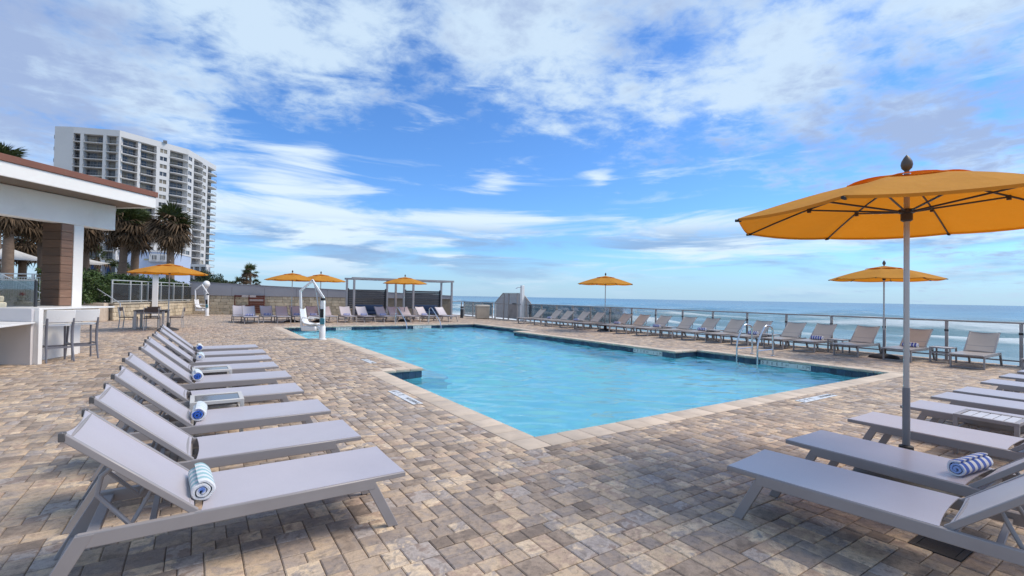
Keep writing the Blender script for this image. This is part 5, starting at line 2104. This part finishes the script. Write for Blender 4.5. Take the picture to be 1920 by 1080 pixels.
palm("palm with a pale bare trunk and shaggy brown skirt, closest to the bar roof end", (-4.83, 46.2, TH), 5.6, 0.27, (0.1, 0.0), 31, 22, 64, 1.01)
palm("palm with a dark trunk standing just beside the pale trunked one", (-4.30, 48.3, TH), 5.9, 0.27, (0.1, 0.1), 32, 20, 66, 1.01)
palm("palm with a wide brown skirt behind the amber dining parasol", (-1.80, 44.2, TH), 5.5, 0.25, (0.05, 0.0), 33, 26, 64, 0.97)
palm("palm with a very dark trunk just behind the white bar column", (-7.6, 50.8, TH), 5.6, 0.27, (0.1, 0.1), 34, 16, 62, 0.97)
palm("palm with a thick bare trunk seen through the bar opening beside the white tent", (-11.6, 49.0, TH), 6.4, 0.32, (0, 0), 35, 14, 56, 0.97)
palm("palm with a rough curved trunk seen through the bar opening near the boarded pier", (-10.1, 50.9, TH), 6.0, 0.34, (0.3, 0.1), 36, 14, 56, 0.97)
palm("palm behind the white tent seen through the bar opening, lower crown", (-12.6, 57.0, TH), 4.6, 0.28, (0, 0), 37, 14, 64, 0.97)
palm("tall palm whose fronds rise above the bar roof's high side", (-13.6, 54.6, TH), 10.6, 0.28, (0, 0), 38, 30, 10, 1.1)
palm("small slim palm before the white tower, seen under the bar roof end", (-7.9, 60.5, TH), 3.6, 0.12, (-0.6, 0.2), 39, 12, 6, 0.8)
palm("small slim palm beside the pale blue house wall, seen under the bar roof end", (-6.6, 62.0, TH), 2.6, 0.12, (0.1, 0.0), 40, 12, 6, 0.85)
palm("small green palm seen between the boarded pier and the white hotel", (-10.6, 62.0, TH), 2.9, 0.13, (0, 0), 41, 16, 3, 0.8)

# distant palms over the back wall
for k, (lat_px, D, h, s, lab) in enumerate(((470, 150, 9.5, 1.7, "distant tall shaggy palm over the back wall, the tallest of its clump"), (462, 155, 8.0, 1.6, "distant palm over the back wall with a lower crown in the clump"),
                                            (479, 158, 6.2, 1.0, "distant thin palm at the sea side of the clump over the back wall"), (434, 170, 5.4, 1.1, "distant small palm alone over the back wall"),
                                            (448, 165, 6.2, 1.5, "distant round palm crown between the small palm and the clump"), (421, 172, 5.6, 1.0, "distant thin palm beside the dark trees at the tower foot"))):
    p = cw((lat_px - 960) / 895 * D, D, -0.5)
    palm(lab, p, h - 1.2, 0.28, (0.2, 0), 50 + k, 20, 12, s, "distant palms over the back wall")


def round_tree(label, base, h, rx, seed, n=2600, leaf=0.30):
    r = random.Random(seed)
    t = thing("shade_tree", label, "tree", base, 0, "dark trees beyond the back wall")
    MB().tube([(0, 0, 0), (0.1, 0.1, h * 0.3), (0.0, 0.2, h * 0.6)], [0.35, 0.28, 0.18], 8).build("trunk", MAT["bark"], t)
    lobes = [(Vector((r.uniform(-rx, rx) * 0.6, r.uniform(-rx, rx) * 0.6, h * r.uniform(0.40, 0.85))), rx * r.uniform(0.35, 0.55)) for _ in range(9)]

    def smp(q):
        c, R_ = q.choice(lobes)
        d = Vector((q.gauss(0, 1), q.gauss(0, 1), q.gauss(0, 0.8))).normalized()
        return c + d * R_ * q.uniform(0.7, 1.08), d
    leaf_cloud(n, smp, leaf, r).build("crown", MAT["leaf_tree"], t, smooth=False, kind="stuff")


round_tree("dark bushy tree at the foot of the white tower, the taller one", cw((392 - 960) / 895 * 150, 150, 0), 8.2, 4.2, 71)
round_tree("dark bushy tree beside the taller one, lower and nearer the sea", cw((408 - 960) / 895 * 150, 152, 0), 5.2, 3.4, 72)
round_tree("dark low tree hidden behind the amber dining parasol's edge", cw((374 - 960) / 895 * 140, 140, 0), 5.0, 3.4, 73)


# ------------------------------------------------------------------ high-rise
tower = thing("apartment_tower", "tall white apartment tower with stacked balconies behind the bar roof", "building")
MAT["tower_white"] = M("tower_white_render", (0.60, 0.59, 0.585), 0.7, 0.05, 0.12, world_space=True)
MAT["tower_shade"] = M("tower_recess_painted_shade", (0.20, 0.185, 0.18), 0.8, 0.12, 0.15, world_space=True)  # walls behind the balconies: their shade is put into a darker base colour
MAT["tower_glass"] = M("tower_window_glass", (0.055, 0.06, 0.07), 0.12, 0.3, 0.4, objvar=0.5)
MAT["curtain"] = M("drawn_curtain", (0.20, 0.18, 0.145), 0.7, 0.25, 0.7, objvar=0.4)
MAT["tower_rail"] = M("tower_railing", (0.20, 0.20, 0.21), 0.5, 0.1, 1)
TOPZ, FH, NF = 57.0, 2.86, 19
A0, A1, A2, B1, B2 = (-157, 162), (-150.8, 162.2), (-137.3, 165), (-127.6, 186), (-131.6, 210)


def tpt(u, p, q, off=0.0):
    """Along p-q by fraction u, pushed outwards by off (lateral, distance)."""
    dx, dy = q[0] - p[0], q[1] - p[1]
    L = math.hypot(dx, dy)
    return (p[0] + dx * u + dy / L * off, p[1] + dy * u - dx / L * off)


def tbox(mb, p, q, u0, u1, o0, o1, z0, z1):
    c = [tpt(u0, p, q, o0), tpt(u1, p, q, o0), tpt(u1, p, q, o1), tpt(u0, p, q, o1)]
    w = [cw(a, b) for a, b in c]
    if (w[1] - w[0]).cross(w[2] - w[0]).z < 0:
        w.reverse()
    return mb.prism([(v.x, v.y) for v in w], z0, z1)


def foot(pts):
    w = [cw(a, b) for a, b in pts]
    ar = sum(w[i].x * w[(i + 1) % len(w)].y - w[(i + 1) % len(w)].x * w[i].y for i in range(len(w)))
    if ar < 0:
        w.reverse()
    return [(v.x, v.y) for v in w]


IN = 1.9
core = [tpt(0, A0, A1, -1.0), tpt(1, A0, A1, -1.0), tpt(0.0, A1, A2, -IN), tpt(1.0, A1, A2, -IN), tpt(0.07, A2, B1, -IN), tpt(1, A2, B1, -IN), tpt(1, B1, B2, -IN), (-152, 216), (-165, 176)]
MB().prism(foot([A0, A1, A2, B1, B2, (-152, 216), (-165, 176)]), TOPZ - 2.1, TOPZ).build("parapet", MAT["tower_white"], tower, smooth=False)
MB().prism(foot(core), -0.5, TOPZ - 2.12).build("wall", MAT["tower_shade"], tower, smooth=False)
MB().prism(foot([A0, A1, tpt(0.0, A1, A2, -3.0), (-158.5, 167)]), -0.5, TOPZ - 2.11).build("blank_wall", MAT["tower_white"], tower, smooth=False)
# bays: (kind, width); balcony / pier / window panel / bowed balcony
FAC = [(A1, A2, [("balc", .15), ("pier", .07), ("balc", .42), ("pier", .07), ("balc", .27), ("pier", .02)]),
       (A2, B1, [("pier", .02), ("balc", .235), ("slim", .04), ("balc", .215), ("pier", .04), ("win", .13), ("pier", .03), ("bow", .29)]),
       (B1, B2, [("win", .14), ("pier", .05), ("bow", .30), ("win", .14), ("pier", .05), ("bow", .32)])]
CURT = random.Random(3)
for (p, q, bays) in FAC:
    u = 0.0
    L = math.hypot(q[0] - p[0], q[1] - p[1])
    for kind, wdt in bays:
        u0, u1 = u, u + wdt
        u = u1
        if kind in ("pier", "slim"):
            tbox(MB(), p, q, u0, u1, -IN - 0.1, 0.0 if kind == "pier" else -0.35, -0.5, TOPZ - 2.12).build("pier", MAT["tower_white"], tower, smooth=False)
            continue
        for k in range(NF):
            z0 = TOPZ - 2.12 - FH * (k + 1)
            if z0 < 6:
                break
            # floor slab / spandrel
            if kind == "win":
                mb = MB()
                tbox(mb, p, q, u0, u1, -IN - 0.1, -0.02, z0, z0 + 0.95)
                tbox(mb, p, q, u0, u1, -IN - 0.1, -0.02, z0 + 2.45, z0 + FH)
                mb.build("spandrel", MAT["tower_white"], tower, smooth=False)
                mb = MB()
                tbox(mb, p, q, u0 + 0.10 * wdt, u1 - 0.10 * wdt, -0.34, -0.24, z0 + 0.95, z0 + 2.45)
                w_ = mb.build("window", MAT["curtain"] if CURT.random() < 0.75 else MAT["tower_glass"], tower, smooth=False)
                mb = MB()
                tbox(mb, p, q, u0, u0 + 0.10 * wdt, -IN, -0.02, z0 + 0.95, z0 + 2.45)
                tbox(mb, p, q, u1 - 0.10 * wdt, u1, -IN, -0.02, z0 + 0.95, z0 + 2.45)
                mid = (u0 + u1) / 2
                tbox(mb, p, q, mid - 0.004, mid + 0.004, -0.23, -0.18, z0 + 0.95, z0 + 2.45)
                mb.build("frame", MAT["tower_white"], w_, smooth=False)
                continue
            mb = MB()
            if kind == "balc":
                tbox(mb, p, q, u0, u1, -IN - 0.05, 0.12, z0, z0 + 0.20)
            else:
                n = 7
                pts = [tpt(u0, p, q, -IN)] + [tpt(u0 + (u1 - u0) * i / n, p, q, 0.1 + 1.15 * math.sin(math.pi * (i + 0.15) / (n + 0.3)) ** 0.7) for i in range(n + 1)] + [tpt(u1, p, q, -IN)]
                mb.prism(foot(pts), z0, z0 + 0.24)
            b_ = mb.build("balcony", MAT["tower_white"], tower, smooth=False)
            mb = MB()
            if kind == "balc":
                tbox(mb, p, q, u0, u1, 0.04, 0.09, z0 + 1.02, z0 + 1.10)
                nb_ = max(2, int((u1 - u0) * L / 1.6))
                for i in range(nb_ + 1):
                    uu = u0 + (u1 - u0) * i / nb_
                    tbox(mb, p, q, uu - 0.02 / L, uu + 0.02 / L, 0.045, 0.085, z0 + 0.22, z0 + 1.02)
            else:
                for i in range(n):
                    pa, pb = pts[1 + i], pts[2 + i]
                    mb.beam(cw(*pa, z0 + 1.06), cw(*pb, z0 + 1.06), 0.05, 0.08)
                    mb.beam(cw(*pa, z0 + 0.24), cw(*pa, z0 + 1.04), 0.05, 0.05)
            mb.build("railing", MAT["tower_rail"], b_, smooth=False)
            # glazing at the back of the balcony
            for (a, b) in (((0.06, 0.52), (0.60, 0.94)) if wdt > 0.2 else ((0.08, 0.92),)):
                mb = MB()
                ua, ub = u0 + a * wdt, u0 + b * wdt
                tbox(mb, p, q, ua, ub, -IN - 0.02, -IN + 0.06, z0 + 0.24, z0 + 2.45)
                w_ = mb.build("window", MAT["tower_glass"] if CURT.random() < 0.6 else MAT["curtain"], tower, smooth=False)
                mb = MB()
                for f in (0.33, 0.66):
                    uu = ua + (ub - ua) * f
                    tbox(mb, p, q, uu - 0.05 / L, uu + 0.05 / L, -IN + 0.061, -IN + 0.11, z0 + 0.24, z0 + 2.45)
                tbox(mb, p, q, ua - 0.06 / L, ua, -IN, -IN + 0.12, z0 + 0.24, z0 + 2.5)
                tbox(mb, p, q, ub, ub + 0.06 / L, -IN, -IN + 0.12, z0 + 0.24, z0 + 2.5)
                mb.build("frame", MAT["tower_rail"], w_, smooth=False)
# vents up the blank edge and things on the roof
vm = MB()
for k in range(9):
    z0 = TOPZ - 3.0 - FH * 1.4 * k
    tbox(vm, A0, A1, -0.045, -0.004, -1.2, -0.1, z0 - 1.2, z0)
vm.build("edge_brackets", MAT["tower_rail"], tower, smooth=False)
for (la, di, h) in ((-131, 178, 1.2), (-146, 168, 0.9)):
    w = cw(la, di, 0)
    MB().box(w.x - 0.6, w.x + 0.6, w.y - 0.6, w.y + 0.6, TOPZ - 0.01, TOPZ + h * 0.6).build("roof_vent", MAT["tower_rail"], tower)

# parking deck at the tower's foot
pk = thing("parking_deck", "low grey parking deck with upright fins at the foot of the white tower", "building")
P0, P1 = (-112, 150), (-97.3, 151.5)
mb = MB()
tbox(mb, P0, P1, 0, 1, -2.6, 0, 9.3, 10.1)
mb.build("roof_slab", MAT["tower_white"], pk, smooth=False)
mb = MB()
tbox(mb, P0, P1, 0, 1, -2.6, -1.2, -0.5, 9.29)
mb.build("wall", MAT["grey_paint"], pk, smooth=False)
for i in range(9):
    mb = MB()
    tbox(mb, P0, P1, i / 8 - 0.012, i / 8 + 0.012, -1.25, -0.1, -0.5, 9.295)
    mb.build("fin", MAT["tower_white"], pk, smooth=False)
for i in range(8):
    mb = MB()
    tbox(mb, P0, P1, i / 8 + 0.03, i / 8 + 0.095, -1.19, -1.1, 3.2, 5.6)
    mb.build("window", MAT["tower_glass"], pk, smooth=False)

# ------------------------------------------------------------------ pale blue house
bh = thing("blue_house", "pale blue flat roofed house behind the palms with a white window bay", "building")
H0, H1 = (-57.8, 70), (-51.6, 72)
MAT["pale_blue"] = M("pale_blue_render", (0.42, 0.50, 0.66), 0.75, 0.05, 0.4, world_space=True)
mb = MB()
tbox(mb, H0, H1, 0, 1.0, -9, 0, -0.5, 7.25)
mb.build("wall", MAT["pale_blue"], bh, smooth=False)
mb = MB()
tbox(mb, H0, H1, -0.01, 1.01, -9.1, 0.15, 7.252, 7.5)
mb.build("roof", MAT["tower_white"], bh, smooth=False)
mb = MB()
tbox(mb, H0, H1, 0.60, 1.0, 0.003, 0.5, 5.85, 7.0)
mb.build("window_bay", MAT["tower_white"], bh, smooth=False)
mb = MB()
tbox(mb, H0, H1, 0.59, 1.01, 0.003, 0.56, 5.72, 5.848)
mb.build("bay_ledge", MAT["grey_paint"], bh, smooth=False)
for (a, b) in ((0.665, 0.745), (0.825, 0.905)):
    mb = MB()
    tbox(mb, H0, H1, a, b, 0.485, 0.54, 6.1, 6.75)
    w_ = mb.build("window", MAT["tower_glass"], bh, smooth=False)
    mb = MB()
    for f in (0.33, 0.66):
        uu = a + (b - a) * f
        tbox(mb, H0, H1, uu - 0.005, uu + 0.005, 0.541, 0.57, 6.1, 6.75)
    tbox(mb, H0, H1, a - 0.008, b + 0.008, 0.501, 0.58, 6.04, 6.098)
    mb.split("frame", MAT["tower_white"], w_, smooth=False)
mb = MB()
tbox(mb, H0, H1, 0.48, 0.57, 0.003, 0.06, 6.0, 6.22)
mb.build("wall_sign", M("ochre_plate", (0.40, 0.37, 0.24), 0.6), bh, smooth=False)

# low white hotel with blue ground floor, between the boarded pier and the palms
wh = thing("beach_hotel", "white beach hotel with a deep blue lower storey behind the small palms", "building")
Q0, Q1 = (-75.0, 78), (-59.5, 78)
mb = MB()
tbox(mb, Q0, Q1, 0, 1, -8, -0.9, -0.5, 5.9)
mb.build("wall", M("deep_blue_render", (0.045, 0.10, 0.26), 0.6, 0.1, 0.5, world_space=True), wh, smooth=False)
for z0 in (2.9, 5.9):
    mb = MB()
    tbox(mb, Q0, Q1, 0, 1, -8, 0.3, z0 + 0.003, z0 + 0.42)
    mb.build("storey_slab", MAT["tower_white"], wh, smooth=False)
for i in range(7):
    mb = MB()
    tbox(mb, Q0, Q1, i / 6 - 0.012, i / 6 + 0.012, -0.89, 0.1, -0.5, 2.9)
    tbox(mb, Q0, Q1, i / 6 - 0.012, i / 6 + 0.012, -0.89, 0.1, 3.33, 5.9)
    mb.build("pier", MAT["tower_white"], wh, smooth=False)
for i in range(6):
    for z0 in (0.6, 3.7):
        mb = MB()
        tbox(mb, Q0, Q1, i / 6 + 0.045, i / 6 + 0.12, -0.885, -0.8, z0, z0 + 1.9)
        mb.build("window", MAT["tower_glass"], wh, smooth=False)


# ------------------------------------------------------------------ white parasol tents on the terrace
def white_tent(label, pos, R_, z, rise):
    t = thing("white_parasol", label, "parasol", pos, 0.3, "white square parasols on the terrace")
    N = 4
    P = []
    for i in range(6):
        q = i / 5
        for k in range(24):
            a = k * 2 * math.pi / 24
            c = max(abs(math.cos(a)), abs(math.sin(a)))
            rr = R_ * (0.03 + 0.97 * q) / c
            P.append((rr * math.cos(a), rr * math.sin(a), z + rise * (1 - q) ** 1.25))
    F = [(i * 24 + k, (i + 1) * 24 + k, (i + 1) * 24 + (k + 1) % 24, i * 24 + (k + 1) % 24) for i in range(5) for k in range(24)]
    MB().add(P, F).build("canopy", fabric_mat("white_canvas", (0.72, 0.71, 0.69), 0.3), t)
    MB().lathe([(0.04, 0), (0.04, z + rise)], 10).build("pole", MAT["alu_fence"], t)
    MB().lathe([(0.4, 0), (0.4, 0.08), (0.06, 0.12)], 16).build("base", MAT["iron"], t)


white_tent("white parasol beside the thick bare palm trunk, seen through the bar opening", (-13.0, 54.8, TH), 2.6, 2.85, 1.05)
white_tent("white parasol under the lower palm crown, seen through the bar opening", (-15.2, 55.5, TH), 2.4, 2.55, 0.7)
white_tent("white parasol just past the white bar column, under the dark trunked palm", (-8.75, 53.5, TH), 2.0, 2.85, 0.6)
